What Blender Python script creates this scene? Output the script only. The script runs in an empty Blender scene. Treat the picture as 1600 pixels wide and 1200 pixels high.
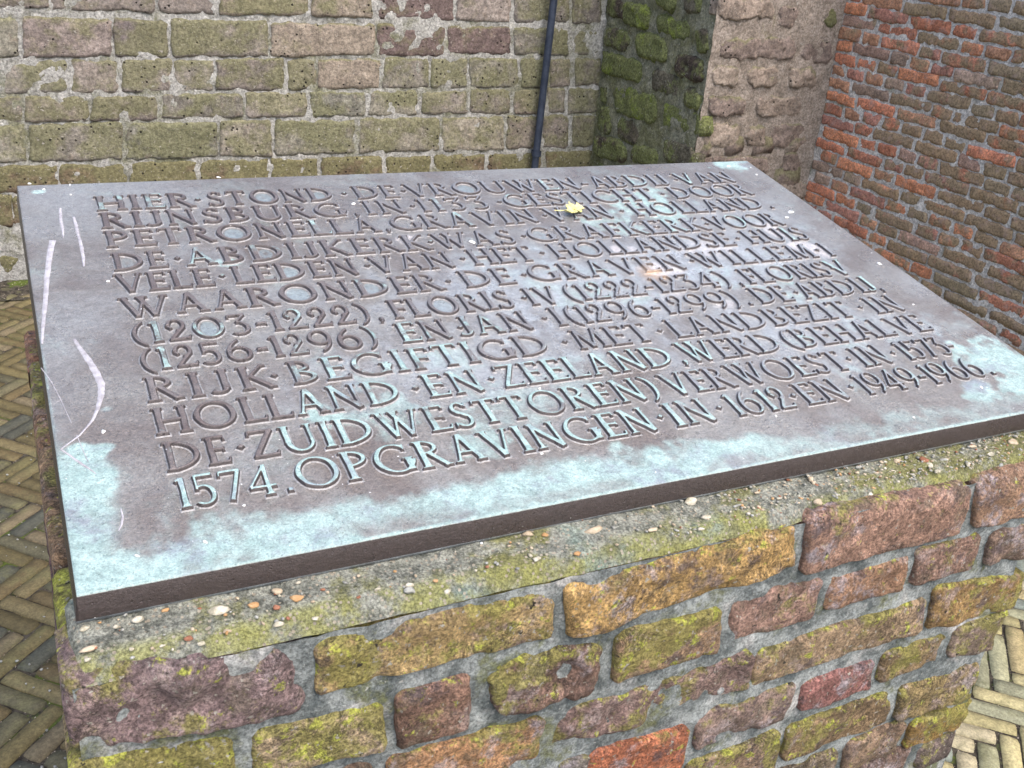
import bpy, math, random
import numpy as np
from mathutils import Matrix, Vector
random.seed(7)
CAM_ROT = [[0.898734, 0.120455, -0.421625], [-0.430776, 0.422142, -0.797639], [0.081906, 0.898491, 0.431283]]
CAM_LOC = [-0.00786, -0.70832, 1.51833]
LENS = 35.5785
TILT = 9.5
TEXT = [(0.6674, [('HIER', 0.0878, 0.2117), ('·', 0.2183, None), ('STOND', 0.2295, 0.4069), ('·', 0.4235, None), ('DE', 0.4377, 0.5036), ('·', 0.5139, None), ('VROUWEN', 0.5171, 0.811), ('-', 0.8151, 0.8287), ('ABDIJ', 0.8339, 0.9803), ('·', 1.0015, None), ('VAN', 1.0008, 1.116)]), (0.6171, [('RIJNSBURG', 0.0883, 0.4082), (',', 0.4183, None), ('IN', 0.4375, 0.4979), ('·', 0.5106, None), ('1133', 0.5191, 0.6289), ('·', 0.6491, None), ('GESTICHT', 0.657, 0.9255), ('·', 0.9426, None), ('DOOR', 0.9587, 1.1143)]), (0.5657, [('PETRONELLA', 0.0878, 0.4408), (',', 0.4466, None), ('GRAVIN', 0.4588, 0.6861), ('·', 0.7012, None), ('VAN', 0.7025, 0.8139), ('·', 0.8362, None), ('HOLLAND', 0.8529, 1.1057), ('.', 1.1131, None)]), (0.5074, [('DE', 0.0895, 0.1516), ('·', 0.165, None), ('ABDIJKERK', 0.1721, 0.4923), ('·', 0.497, None), ('WAS', 0.4996, 0.6233), ('·', 0.6384, None), ('GRAFKERK', 0.6452, 0.9518), ('·', 0.9572, None), ('VOOR', 0.9603, 1.0963)]), (0.4557, [('VELE', 0.086, 0.197), ('·', 0.208, None), ('LEDEN', 0.2196, 0.3769), ('·', 0.3903, None), ('VAN', 0.3929, 0.508), ('·', 0.523, None), ('HET', 0.5332, 0.628), ('·', 0.6432, None), ('HOLLANDSE', 0.6578, 0.9651), ('·', 0.9802, None), ('HUIS', 0.9931, 1.1111)]), (0.4012, [('WAARONDER', 0.0842, 0.4691), ('·', 0.4809, None), ('DE', 0.4987, 0.5708), ('·', 0.5893, None), ('GRAVEN', 0.596, 0.8415), ('·', 0.8604, None), ('WILLEM', 0.8594, 1.0807), ('·', 1.0936, None), ('I', 1.1046, 1.1137)]), (0.3454, [('(1203-1222)', 0.0882, 0.3573), (',', 0.3631, None), ('FLORIS', 0.3827, 0.5453), ('·', 0.5634, None), ('IV', 0.5662, 0.6104), ('(1222-1234)', 0.6212, 0.8834), (',', 0.8926, None), ('FLORIS', 0.9102, 1.0663), ('·', 1.0781, None), ('V', 1.0677, 1.1112)]), (0.2937, [('(1256-1296)', 0.0895, 0.3496), ('EN', 0.3745, 0.4395), ('·', 0.4538, None), ('JAN', 0.4496, 0.5466), ('·', 0.5671, None), ('I', 0.5787, 0.5908), ('(1296-1299)', 0.5963, 0.8628), ('.', 0.8714, None), ('DE', 0.8925, 0.9506), ('·', 0.9664, None), ('ABDIJ', 0.97, 1.1066), (',', 1.1106, None)]), (0.2393, [('RIJK', 0.0883, 0.2161), ('·', 0.2182, None), ('BEGIFTIGD', 0.2339, 0.5454), ('·', 0.5682, None), ('MET', 0.579, 0.6886), ('·', 0.7044, None), ('LANDBEZIT', 0.7201, 1.0168), ('·', 1.0399, None), ('IN', 1.0551, 1.1099)]), (0.1857, [('HOLLAND', 0.0875, 0.3392), ('·', 0.3576, None), ('EN', 0.3673, 0.4347), ('·', 0.4476, None), ('ZEELAND', 0.4537, 0.6873), (',', 0.6935, None), ('WERD', 0.7013, 0.8521), ('(BEHALVE', 0.8602, 1.1094)]), (0.1296, [('DE', 0.0889, 0.1475), ('·', 0.1595, None), ('ZUIDWESTTOREN)', 0.1655, 0.6317), ('VERWOEST', 0.6422, 0.9147), ('·', 0.925, None), ('IN', 0.9362, 0.9865), ('·', 1.0004, None), ('1573', 1.0123, 1.0944), ('-', 1.0908, 1.1064)]), (0.0763, [('1574', 0.091, 0.1795), ('.', 0.186, None), ('OPGRAVINGEN', 0.1975, 0.5923), ('·', 0.6053, None), ('IN', 0.615, 0.6717), ('·', 0.6848, None), ('1612', 0.6985, 0.7831), ('·', 0.793, None), ('EN', 0.8012, 0.8672), ('·', 0.8826, None), ('1949-1966', 0.8947, 1.1006), ('.', 1.1077, None)])]
FRONT_BRICKS = [((-0.0136, 0.9568), (0.1616, 0.9425), (0.1643, 0.8727), (-0.0138, 0.8884)), ((0.1818, 0.938), (0.4014, 0.9432), (0.4067, 0.8826), (0.1819, 0.8872)), ((0.42, 0.9362), (0.6909, 0.9489), (0.7022, 0.8987), (0.4323, 0.8753)), ((0.7124, 0.95), (0.9551, 0.943), (0.9572, 0.8827), (0.7212, 0.884)), ((0.9696, 0.9463), (1.0944, 0.9482), (1.1055, 0.8858), (0.9863, 0.8856)), ((-0.0172, 0.8726), (0.101, 0.8555), (0.1009, 0.8109), (-0.0167, 0.8287)), ((0.1252, 0.8541), (0.2346, 0.8498), (0.2377, 0.8035), (0.1269, 0.8115)), ((0.2546, 0.8561), (0.3213, 0.8562), (0.323, 0.8014), (0.2601, 0.7913)), ((0.3473, 0.8613), (0.4688, 0.8584), (0.4686, 0.7944), (0.3553, 0.8051)), ((0.4913, 0.8585), (0.6112, 0.8585), (0.6141, 0.8077), (0.4926, 0.8038)), ((0.6314, 0.8658), (0.7514, 0.8601), (0.7483, 0.8136), (0.6416, 0.8076)), ((0.7709, 0.8605), (0.8875, 0.8611), (0.888, 0.8175), (0.7716, 0.8182)), ((0.9038, 0.8646), (1.002, 0.8654), (0.9969, 0.822), (0.9068, 0.8203)), ((1.0257, 0.8621), (1.1418, 0.859), (1.1443, 0.814), (1.0326, 0.8203)), ((0.2491, 0.7775), (0.4078, 0.7745), (0.4092, 0.726), (0.2506, 0.7327)), ((0.4282, 0.7692), (0.6676, 0.7856), (0.6772, 0.7316), (0.4214, 0.7304)), ((0.6873, 0.778), (0.9394, 0.7851), (0.9419, 0.7409), (0.6844, 0.7322)), ((0.9551, 0.7985), (1.1167, 0.78), (1.1166, 0.7324), (0.9611, 0.7396)), ((0.4462, 0.7003), (0.4693, 0.7027), (0.4711, 0.6579), (0.4433, 0.6595)), ((0.4813, 0.701), (0.5983, 0.6963), (0.5986, 0.6475), (0.4766, 0.646)), ((0.6198, 0.707), (0.7525, 0.7114), (0.7452, 0.664), (0.6209, 0.661)), ((0.7716, 0.7052), (0.8783, 0.706), (0.8809, 0.6672), (0.7741, 0.6663)), ((0.8975, 0.7124), (0.9948, 0.7116), (0.9975, 0.6762), (0.8984, 0.6731)), ((1.0196, 0.716), (1.1075, 0.7222), (1.1025, 0.6633), (1.021, 0.6755)), ((0.6188, 0.6349), (0.7444, 0.6397), (0.7477, 0.586), (0.6195, 0.5834)), ((0.7662, 0.6393), (0.9287, 0.6401), (0.9372, 0.5904), (0.7668, 0.5895)), ((0.948, 0.6392), (1.0845, 0.6378), (1.0972, 0.5806), (0.9586, 0.5874)), ((0.8818, 0.5723), (0.9737, 0.5732), (0.9753, 0.5267), (0.8856, 0.5223)), ((0.9953, 0.568), (1.1062, 0.5672), (1.0857, 0.5295), (0.995, 0.5277))]
TUFF = [((-0.0767, 1.1725), (0.2074, 1.1743), (0.1917, 1.0259), (-0.0969, 1.0245)), ((0.2262, 1.1744), (0.5656, 1.1766), (0.5556, 1.0276), (0.2108, 1.026)), ((0.586, 1.1767), (0.7858, 1.178), (0.7792, 1.0286), (0.5763, 1.0277)), ((0.8072, 1.1782), (1.1435, 1.1803), (1.1427, 1.0303), (0.801, 1.0287)), ((1.1666, 1.1805), (1.4069, 1.182), (1.4104, 1.0315), (1.1662, 1.0304)), ((1.4313, 1.1822), (1.7632, 1.1843), (1.7725, 1.0332), (1.4352, 1.0316)), ((1.7895, 1.1845), (2.0257, 1.186), (2.0393, 1.0344), (1.7992, 1.0333)), ((2.0534, 1.1861), (2.3151, 1.1878), (2.3335, 1.0358), (2.0674, 1.0346)), ((2.3443, 1.188), (2.4793, 1.1889), (2.5004, 1.0366), (2.3632, 1.0359)), ((-0.082, 0.9877), (0.087, 0.9888), (0.0715, 0.8556), (-0.1003, 0.852)), ((0.1057, 0.989), (0.3945, 0.991), (0.3837, 0.8621), (0.0905, 0.856)), ((0.4146, 0.9911), (0.5996, 0.9924), (0.5917, 0.8664), (0.4041, 0.8625)), ((0.6206, 0.9925), (0.9755, 0.995), (0.9727, 0.8743), (0.613, 0.8668)), ((0.9983, 0.9952), (1.4194, 0.9981), (1.4222, 0.8837), (0.9958, 0.8748)), ((1.4444, 0.9983), (1.7302, 1.0003), (1.7365, 0.8902), (1.4474, 0.8842)), ((1.7567, 1.0004), (2.0422, 1.0024), (2.0517, 0.8968), (1.7633, 0.8908)), ((2.0704, 1.0026), (2.3373, 1.0045), (2.3495, 0.903), (2.0801, 0.8974)), ((2.367, 1.0047), (2.5046, 1.0056), (2.5184, 0.9065), (2.3796, 0.9036)), ((-0.1029, 0.832), (0.002, 0.8341), (-0.0117, 0.7232), (-0.1178, 0.7214)), ((0.0208, 0.8344), (0.2305, 0.8386), (0.2194, 0.7271), (0.0073, 0.7235)), ((0.2503, 0.839), (0.4115, 0.8422), (0.4024, 0.7301), (0.2393, 0.7274)), ((0.4321, 0.8426), (0.6022, 0.846), (0.5953, 0.7334), (0.4232, 0.7305)), ((0.6237, 0.8464), (0.7591, 0.8491), (0.754, 0.7361), (0.617, 0.7338)), ((0.7812, 0.8496), (1.042, 0.8548), (1.0402, 0.7409), (0.7764, 0.7365)), ((1.0654, 0.8552), (1.1684, 0.8573), (1.1681, 0.7431), (1.0639, 0.7413)), ((1.1924, 0.8577), (1.4452, 0.8628), (1.4482, 0.7478), (1.1924, 0.7435)), ((1.4706, 0.8633), (1.6637, 0.8671), (1.6694, 0.7515), (1.4739, 0.7482)), ((1.6902, 0.8676), (1.8399, 0.8706), (1.8478, 0.7545), (1.6962, 0.752)), ((1.8673, 0.8712), (2.0917, 0.8756), (2.1026, 0.7588), (1.8755, 0.755)), ((2.1204, 0.8762), (2.24, 0.8786), (2.2528, 0.7614), (2.1317, 0.7593)), ((2.2695, 0.8792), (2.3622, 0.881), (2.3766, 0.7634), (2.2826, 0.7619)), ((2.3924, 0.8816), (2.5215, 0.8842), (2.5378, 0.7662), (2.4071, 0.764)), ((-0.1199, 0.7057), (0.065, 0.7082), (0.0553, 0.6243), (-0.131, 0.623)), ((0.0843, 0.7085), (0.2915, 0.7113), (0.2836, 0.626), (0.0748, 0.6245)), ((0.3118, 0.7116), (0.5464, 0.7148), (0.5406, 0.6278), (0.3041, 0.6261)), ((0.5678, 0.7151), (0.874, 0.7193), (0.8711, 0.6301), (0.5623, 0.6279)), ((0.897, 0.7196), (1.133, 0.7229), (1.1324, 0.632), (0.8943, 0.6303)), ((1.1572, 0.7232), (1.3891, 0.7264), (1.3909, 0.6338), (1.1569, 0.6322)), ((1.4146, 0.7267), (1.62, 0.7295), (1.6242, 0.6355), (1.4167, 0.634)), ((1.6467, 0.7299), (1.8523, 0.7327), (1.8588, 0.6372), (1.651, 0.6357)), ((1.8801, 0.7331), (2.0661, 0.7357), (2.0748, 0.6387), (1.8869, 0.6374)), ((2.095, 0.7361), (2.2354, 0.738), (2.2459, 0.6399), (2.104, 0.6389)), ((2.2653, 0.7384), (2.3456, 0.7395), (2.3573, 0.6407), (2.2761, 0.6401)), ((2.376, 0.7399), (2.5411, 0.7422), (2.555, 0.6421), (2.3881, 0.6409)), ((-0.1335, 0.6045), (0.0639, 0.6055), (0.0489, 0.4744), (-0.151, 0.4743)), ((0.0835, 0.6056), (0.4088, 0.6072), (0.3982, 0.4744), (0.0688, 0.4744)), ((0.4299, 0.6073), (0.7659, 0.609), (0.7601, 0.4745), (0.4196, 0.4744)), ((0.7887, 0.6091), (0.9851, 0.6101), (0.9823, 0.4745), (0.7831, 0.4745)), ((1.0089, 0.6102), (1.3402, 0.6119), (1.3422, 0.4745), (1.0064, 0.4745)), ((1.3657, 0.612), (1.7247, 0.6138), (1.7322, 0.4746), (1.3681, 0.4746)), ((1.7521, 0.614), (2.0445, 0.6154), (2.0566, 0.4746), (1.76, 0.4746)), ((2.0736, 0.6156), (2.225, 0.6163), (2.2399, 0.4747), (2.0862, 0.4746)), ((2.2551, 0.6165), (2.3772, 0.6171), (2.3943, 0.4747), (2.2704, 0.4747)), ((2.4082, 0.6173), (2.5583, 0.618), (2.5782, 0.4747), (2.4257, 0.4747)), ((-0.1542, 0.4504), (-0.067, 0.4503), (-0.0786, 0.3574), (-0.1667, 0.3576)), ((-0.0476, 0.4502), (0.1577, 0.45), (0.1481, 0.3571), (-0.0591, 0.3574)), ((0.1781, 0.45), (0.4082, 0.4497), (0.4009, 0.3567), (0.1687, 0.3571)), ((0.4297, 0.4497), (0.6777, 0.4494), (0.6729, 0.3563), (0.4226, 0.3567)), ((0.7004, 0.4494), (0.963, 0.4491), (0.9609, 0.3558), (0.6958, 0.3562)), ((0.9871, 0.449), (1.1812, 0.4488), (1.1811, 0.3555), (0.9852, 0.3558)), ((1.2064, 0.4488), (1.4678, 0.4485), (1.4704, 0.355), (1.2065, 0.3554)), ((1.4944, 0.4485), (1.6935, 0.4482), (1.6981, 0.3547), (1.4972, 0.355)), ((1.7212, 0.4482), (1.9612, 0.4479), (1.9684, 0.3542), (1.7261, 0.3546)), ((1.9904, 0.4479), (2.2597, 0.4476), (2.2697, 0.3538), (1.9978, 0.3542)), ((2.2904, 0.4475), (2.582, 0.4472), (2.595, 0.3533), (2.3007, 0.3537)), ((-0.1693, 0.3381), (-0.0155, 0.3375), (-0.0286, 0.2272), (-0.184, 0.2288)), ((0.0044, 0.3374), (0.2803, 0.3364), (0.2702, 0.2242), (-0.0085, 0.227)), ((0.3015, 0.3363), (0.6464, 0.335), (0.6402, 0.2204), (0.2916, 0.224)), ((0.6692, 0.3349), (1.042, 0.3336), (1.0403, 0.2164), (0.6633, 0.2202)), ((1.0668, 0.3335), (1.471, 0.3319), (1.4743, 0.212), (1.0653, 0.2161)), ((1.4979, 0.3318), (1.9377, 0.3302), (1.9467, 0.2072), (1.5015, 0.2117)), ((1.967, 0.3301), (2.2723, 0.329), (2.2856, 0.2037), (1.9764, 0.2069)), ((2.3034, 0.3288), (2.5985, 0.3277), (2.6162, 0.2004), (2.3172, 0.2034))]
XC = 2.535
YP = 2.684
XR = 3.169
YB = 3.5
MOSS = [((3.5421, 1.1486), (3.3178, 1.1436), (3.301, 1.0769), (3.5254, 1.0792)), ((3.3999, 1.1454), (3.1352, 1.1396), (3.1162, 1.067), (3.381, 1.0694)), ((3.1488, 1.2299), (2.9642, 1.2228), (2.9464, 1.1574), (3.1311, 1.1623)), ((3.1215, 1.1258), (2.8355, 1.1203), (2.819, 1.0606), (3.105, 1.0628)), ((2.8204, 1.1144), (2.6976, 1.1122), (2.6732, 1.0263), (2.796, 1.0265)), ((3.5116, 1.0219), (3.2709, 1.0218), (3.2524, 0.9488), (3.4933, 0.9458)), ((3.2529, 1.0352), (2.9746, 1.0344), (2.9517, 0.949), (3.23, 0.9452)), ((2.9387, 0.9897), (2.6977, 0.991), (2.6777, 0.92), (2.9186, 0.9152)), ((3.5151, 0.9139), (3.1394, 0.9207), (3.1187, 0.8406), (3.4946, 0.8282)), ((3.1008, 0.9111), (2.8572, 0.916), (2.8351, 0.8349), (3.0787, 0.8261)), ((2.8362, 0.8735), (2.6789, 0.8779), (2.662, 0.8178), (2.8193, 0.8114)), ((3.3794, 0.7878), (2.9965, 0.8034), (2.9694, 0.701), (3.3525, 0.678)), ((2.9816, 0.7852), (2.6656, 0.7992), (2.6412, 0.7124), (2.9572, 0.6929)), ((3.4987, 0.6687), (3.341, 0.6782), (3.3154, 0.574), (3.4733, 0.5616)), ((3.3215, 0.646), (3.1038, 0.6604), (3.082, 0.5754), (3.2998, 0.5575)), ((3.496, 0.5274), (3.1855, 0.5537), (3.1661, 0.4769), (3.4768, 0.4462)), ((3.1712, 0.5632), (2.9282, 0.5834), (2.9116, 0.521), (3.1547, 0.4978)), ((2.9285, 0.6417), (2.6626, 0.6608), (2.6426, 0.5893), (2.9085, 0.5663)), ((3.5106, 0.7699), (3.3936, 0.7749), (3.3757, 0.7019), (3.4929, 0.6954)), ((2.9486, 1.2504), (2.7906, 1.2435), (2.7678, 1.1624), (2.9257, 1.1668))]
PIER = [((2.5196, 1.2423), (2.7975, 1.253), (2.8191, 1.1647), (2.5374, 1.1564)), ((2.8166, 1.2274), (2.9331, 1.2316), (2.96, 1.1292), (2.8416, 1.1262)), ((3.0498, 1.221), (3.1378, 1.224), (3.1615, 1.142), (3.0724, 1.1396)), ((2.5497, 1.0973), (2.9492, 1.1065), (2.9741, 1.0111), (2.5688, 1.0055)), ((2.9745, 1.0996), (3.1448, 1.1034), (3.1741, 1.0008), (3.0012, 0.9986)), ((2.5475, 0.9881), (2.686, 0.9898), (2.7056, 0.9019), (2.5652, 0.9015)), ((2.7218, 0.9877), (2.8887, 0.9896), (2.911, 0.8999), (2.7419, 0.8995)), ((2.9282, 0.9926), (3.0849, 0.9945), (3.1121, 0.8952), (2.953, 0.8948)), ((2.5425, 0.8739), (2.7477, 0.8739), (2.7683, 0.783), (2.5604, 0.7849)), ((2.7916, 0.8687), (3.0354, 0.8686), (3.0594, 0.7777), (2.8123, 0.78)), ((2.5428, 0.762), (2.7438, 0.7597), (2.7677, 0.653), (2.5635, 0.6575)), ((2.7688, 0.7515), (2.88, 0.7501), (2.9034, 0.6526), (2.7907, 0.6551)), ((2.8917, 0.758), (3.0935, 0.7556), (3.1223, 0.6478), (2.9172, 0.6523)), ((2.5564, 0.6286), (2.9357, 0.619), (2.9575, 0.5294), (2.5733, 0.5425)), ((2.9905, 0.637), (3.0936, 0.6345), (3.1212, 0.5295), (3.0165, 0.533)), ((2.9979, 0.5082), (3.1685, 0.5021), (3.1921, 0.4139), (3.0193, 0.4217)), ((2.6039, 0.5198), (2.963, 0.5067), (2.9854, 0.4145), (2.6217, 0.4311))]
PEBBLES = [(0.0433, -0.0067, 0.0071, 0), (0.003, -0.0257, 0.0054, 1), (0.0026, -0.005, 0.0041, 0), (0.0012, -0.0352, 0.0027, 0), (0.0141, 0.0054, 0.0021, 2), (0.0637, -0.0035, 0.0034, 2), (0.0333, -0.0344, 0.003, 0), (0.056, -0.0375, 0.0028, 0), (0.0766, -0.0358, 0.0048, 3), (0.1542, -0.0076, 0.0063, 1), (0.1328, -0.0174, 0.0061, 2), (0.1031, -0.0138, 0.0085, 0), (0.1688, -0.0191, 0.0058, 2), (0.0855, -0.0436, 0.0041, 0), (0.1478, -0.0413, 0.0051, 0), (0.1785, -0.0443, 0.0031, 0), (0.1501, -0.0237, 0.0036, 3), (0.2665, -0.0305, 0.0051, 0), (0.2655, -0.037, 0.0073, 4), (0.2957, -0.046, 0.004, 0), (0.1922, -0.0159, 0.0027, 3), (0.0902, -0.0085, 0.0025, 3), (0.1063, -0.0368, 0.0034, 1), (0.8745, -0.0037, 0.008, 1), (0.9121, -0.0098, 0.0063, 3), (0.9131, -0.0194, 0.0068, 0), (0.915, -0.0291, 0.0063, 0), (0.857, -0.0179, 0.0048, 0), (1.0133, -0.0205, 0.0058, 0), (1.0629, -0.0109, 0.0075, 1), (0.7325, -0.0342, 0.0064, 1), (0.6877, -0.0227, 0.0043, 0), (0.8031, -0.0394, 0.0037, 0), (0.747, -0.004, 0.0061, 1), (0.9403, -0.0168, 0.0064, 4), (0.4631, -0.0135, 0.0093, 1), (0.5883, -0.0268, 0.0065, 0), (0.5851, -0.0025, 0.0073, 0), (0.5751, -0.0396, 0.0043, 0), (0.3923, -0.0326, 0.0044, 0), (0.4341, -0.036, 0.0035, 2), (0.4133, -0.0061, 0.0039, 2), (0.3981, -0.0014, 0.0057, 1), (0.5223, -0.0277, 0.0048, 1), (0.3427, -0.0293, 0.0036, 3), (0.2908, -0.0327, 0.0029, 2), (0.2194, -0.0318, 0.0024, 3), (0.2383, -0.0275, 0.0025, 0), (0.6341, -0.0202, 0.0045, 4), (0.667, -0.0085, 0.0039, 1), (0.7857, -0.018, 0.0042, 0), (0.8189, 0.0007, 0.0051, 4), (0.9664, -0.029, 0.0056, 0), (0.9983, -0.0058, 0.0057, 1), (1.0101, -0.0402, 0.0043, 4)]
MARKS = [[(0.0458, 0.6835, 0.0019), (0.0435, 0.6481, 0.0022), (0.0438, 0.6251, 0.0018), (0.0424, 0.6011, 0.0007)], [(0.0593, 0.6571, 0.0015), (0.0601, 0.6336, 0.0022), (0.0599, 0.6091, 0.0018), (0.0606, 0.5785, 0.0021), (0.0598, 0.5491, 0.0021), (0.0581, 0.5255, 0.001)], [(0.0298, 0.596, 0.0039), (0.023, 0.5544, 0.0034), (0.0165, 0.5043, 0.003), (0.0114, 0.4545, 0.0026), (0.0065, 0.4144, 0.0022), (0.0015, 0.3665, 0.0012)], [(0.033, 0.3705, 0.0018), (0.0373, 0.3496, 0.0024), (0.0426, 0.329, 0.0033), (0.0473, 0.3042, 0.0039), (0.0497, 0.2829, 0.0038), (0.0475, 0.2633, 0.0032), (0.0415, 0.2407, 0.002), (0.0358, 0.2252, 0.0014), (0.0223, 0.2039, 0.0008), (0.0043, 0.1867, 0.0008)], [(0.0043, 0.1867, 0.0008), (0.0123, 0.1733, 0.0011), (0.0188, 0.1623, 0.0013), (0.0253, 0.1524, 0.0008), (0.0298, 0.1439, 0.0003)], [(0.0443, 0.0926, 0.0005), (0.0445, 0.0816, 0.001), (0.0422, 0.0723, 0.001), (0.0388, 0.0651, 0.0005)], [(-0.0025, 0.3227, 0.0003), (0.0049, 0.297, 0.0004), (0.0109, 0.2636, 0.0003), (0.0169, 0.2234, 0.0003)], [(0.0196, 0.2046, 0.0004), (0.0227, 0.1794, 0.0003), (0.0253, 0.1626, 0.0004)]]
FLECKS = [(0.2602, 0.7612, 0.0071, 0.0086), (0.0635, 0.7528, 0.0031, 0.004), (0.0149, 0.7611, 0.0046, 0.004), (0.0305, 0.7417, 0.0046, 0.0059), (0.0616, 0.7231, 0.0023, 0.0039), (0.4879, 0.1895, 0.0088, 0.007), (0.495, 0.1791, 0.0044, 0.0046), (0.5562, 0.5232, 0.011, 0.0109), (1.1748, 0.3697, 0.007, 0.0091), (0.1043, 0.0327, 0.0035, 0.0046), (0.049, 0.0315, 0.0029, 0.003), (0.1448, 0.0704, 0.0027, 0.0033), (0.4455, 0.0726, 0.0046, 0.0029), (0.9206, 0.0273, 0.0034, 0.0032), (1.1782, 0.6967, 0.0054, 0.0064), (1.1869, 0.7263, 0.0041, 0.0053), (1.1434, 0.735, 0.0081, 0.0053), (1.144, 0.5525, 0.01, 0.0088), (1.1202, 0.534, 0.0073, 0.0064), (0.4291, 0.6579, 0.0073, 0.0081), (1.135, 0.253, 0.0032, 0.0031), (0.3338, -0.0314, 0.0028, 0.0023), (0.746, 0.0697, 0.0032, 0.0032), (0.0804, 0.4868, 0.0034, 0.0045), (1.068, 0.0585, 0.0047, 0.0059), (0.0431, 0.2041, 0.005, 0.0059)]
BLOBS = [(0.9039, 0.6041, 0.0692, 0.6), (0.8015, 0.5489, 0.0533, 0.5), (0.2177, 0.5133, 0.0136, 0.8), (0.551, 0.189, 0.046, 0.35), (0.313, 0.1796, 0.0394, 0.5), (0.2461, 0.1835, 0.0188, 0.7), (0.301, 0.2293, 0.0268, 0.45), (0.4473, 0.1494, 0.0634, 0.35), (0.4153, 0.2565, 0.0442, 0.4), (0.9654, 0.3469, 0.0261, 0.5), (1.1534, 0.1082, 0.0614, 0.9), (1.1288, 0.0528, 0.0391, 1.0), (1.059, 0.0533, 0.0282, 0.6), (1.1554, 0.7481, 0.041, 0.7), (0.0239, 0.7345, 0.0092, 0.6), (0.0253, 0.1787, 0.0188, 0.9), (0.0126, 0.1312, 0.0308, 0.7), (0.0489, 0.2391, 0.008, 0.4), (0.7611, 0.6418, 0.0546, 0.25), (0.9444, 0.1808, 0.0284, 0.4), (0.3976, 0.1045, 0.0395, 0.5)]
CREAM = [(0.4743, 0.5491, 0.0449, 0.7), (0.5212, 0.524, 0.0363, 0.6), (0.6302, 0.549, 0.0488, 0.5), (0.6153, 0.4737, 0.0466, 0.6), (0.7594, 0.533, 0.0518, 0.5), (0.7585, 0.4728, 0.0604, 0.7), (0.7868, 0.4116, 0.0595, 0.8), (0.9021, 0.453, 0.0753, 0.6), (1.0541, 0.4965, 0.0589, 0.8), (1.078, 0.4289, 0.0694, 0.8), (0.9832, 0.4017, 0.0544, 0.5), (0.9242, 0.3534, 0.0411, 0.5), (0.9719, 0.24, 0.0198, 0.8), (0.7846, 0.3404, 0.0572, 0.6), (0.6273, 0.4178, 0.0364, 0.5), (0.8547, 0.3029, 0.0681, 0.5), (0.4641, 0.3169, 0.0472, 0.35), (0.4941, 0.4555, 0.052, 0.4), (0.998, 0.3141, 0.0313, 0.5), (0.7546, 0.2176, 0.0438, 0.3)]
SC = bpy.context.scene
COL = SC.collection
# ------------------------------------------------------------------ camera
cd = bpy.data.cameras.new('camera'); cam = bpy.data.objects.new('camera', cd); COL.objects.link(cam)
m = Matrix([CAM_ROT[0] + [CAM_LOC[0]], CAM_ROT[1] + [CAM_LOC[1]], CAM_ROT[2] + [CAM_LOC[2]], [0, 0, 0, 1]])
cam.matrix_world = m
cd.sensor_width = 36; cd.lens = LENS; cd.clip_start = .02; cd.clip_end = 500
SC.camera = cam
# ------------------------------------------------------------------ daylight
SUN_EL, SUN_AZ = 58, 158          # height of the sun; its bearing, from +Y towards +X
wd = bpy.data.worlds.new('World'); SC.world = wd; wd.use_nodes = True
wt = wd.node_tree; wt.nodes.clear()
sky = wt.nodes.new('ShaderNodeTexSky'); sky.sky_type = 'NISHITA'; sky.sun_disc = False
sky.sun_elevation = math.radians(SUN_EL); sky.sun_rotation = math.radians(SUN_AZ)
sky.dust_density = 4.0; sky.air_density = 1.0; sky.ozone_density = 1.0
bg = wt.nodes.new('ShaderNodeBackground'); bg.inputs['Strength'].default_value = .15
wo = wt.nodes.new('ShaderNodeOutputWorld')
wt.links.new(sky.outputs[0], bg.inputs[0]); wt.links.new(bg.outputs[0], wo.inputs[0])
ld = bpy.data.lights.new('sun', 'SUN'); ld.energy = 1.0; ld.angle = math.radians(80); ld.color = (1, .95, .88)
sun = bpy.data.objects.new('sun', ld); COL.objects.link(sun)
az, el = math.radians(SUN_AZ), math.radians(SUN_EL)
sd = Vector((math.sin(az) * math.cos(el), math.cos(az) * math.cos(el), math.sin(el)))
sun.rotation_euler = sd.to_track_quat('Z', 'Y').to_euler(); sun.location = sd * 20
SC.view_settings.view_transform = 'Standard'; SC.view_settings.look = 'None'
SC.view_settings.exposure = 1.42; SC.view_settings.gamma = 1; SC.view_settings.use_curve_mapping = False

# ------------------------------------------------------------------ noise
def _h(ix, iy, iz, s):
    h = (ix * 374761393 + iy * 668265263 + iz * 2147483647 + s * 974634777) & 0xFFFFFFFF
    h = ((h ^ (h >> 13)) * 1274126177) & 0xFFFFFFFF
    return ((h ^ (h >> 16)) & 0xFFFF) / 65535.0
def vnoise(P, f, s=0):
    P = np.asarray(P, float) * f
    i = np.floor(P).astype(np.int64); t = P - i; t = t * t * (3 - 2 * t)
    r = 0
    for dx in (0, 1):
        for dy in (0, 1):
            for dz in (0, 1):
                w = (t[..., 0] if dx else 1 - t[..., 0]) * (t[..., 1] if dy else 1 - t[..., 1]) * (t[..., 2] if dz else 1 - t[..., 2])
                r = r + w * _h(i[..., 0] + dx, i[..., 1] + dy, i[..., 2] + dz, s)
    return r * 2 - 1
def fbm(P, f, o=3, s=0):
    r = 0; a = 1; t = 0
    for k in range(o):
        r = r + a * vnoise(P, f * 2 ** k, s + k * 17); t += a; a *= .5
    return r / t
def smooth(x, a, b):
    t = np.clip((x - a) / (b - a), 0, 1); return t * t * (3 - 2 * t)

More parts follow.
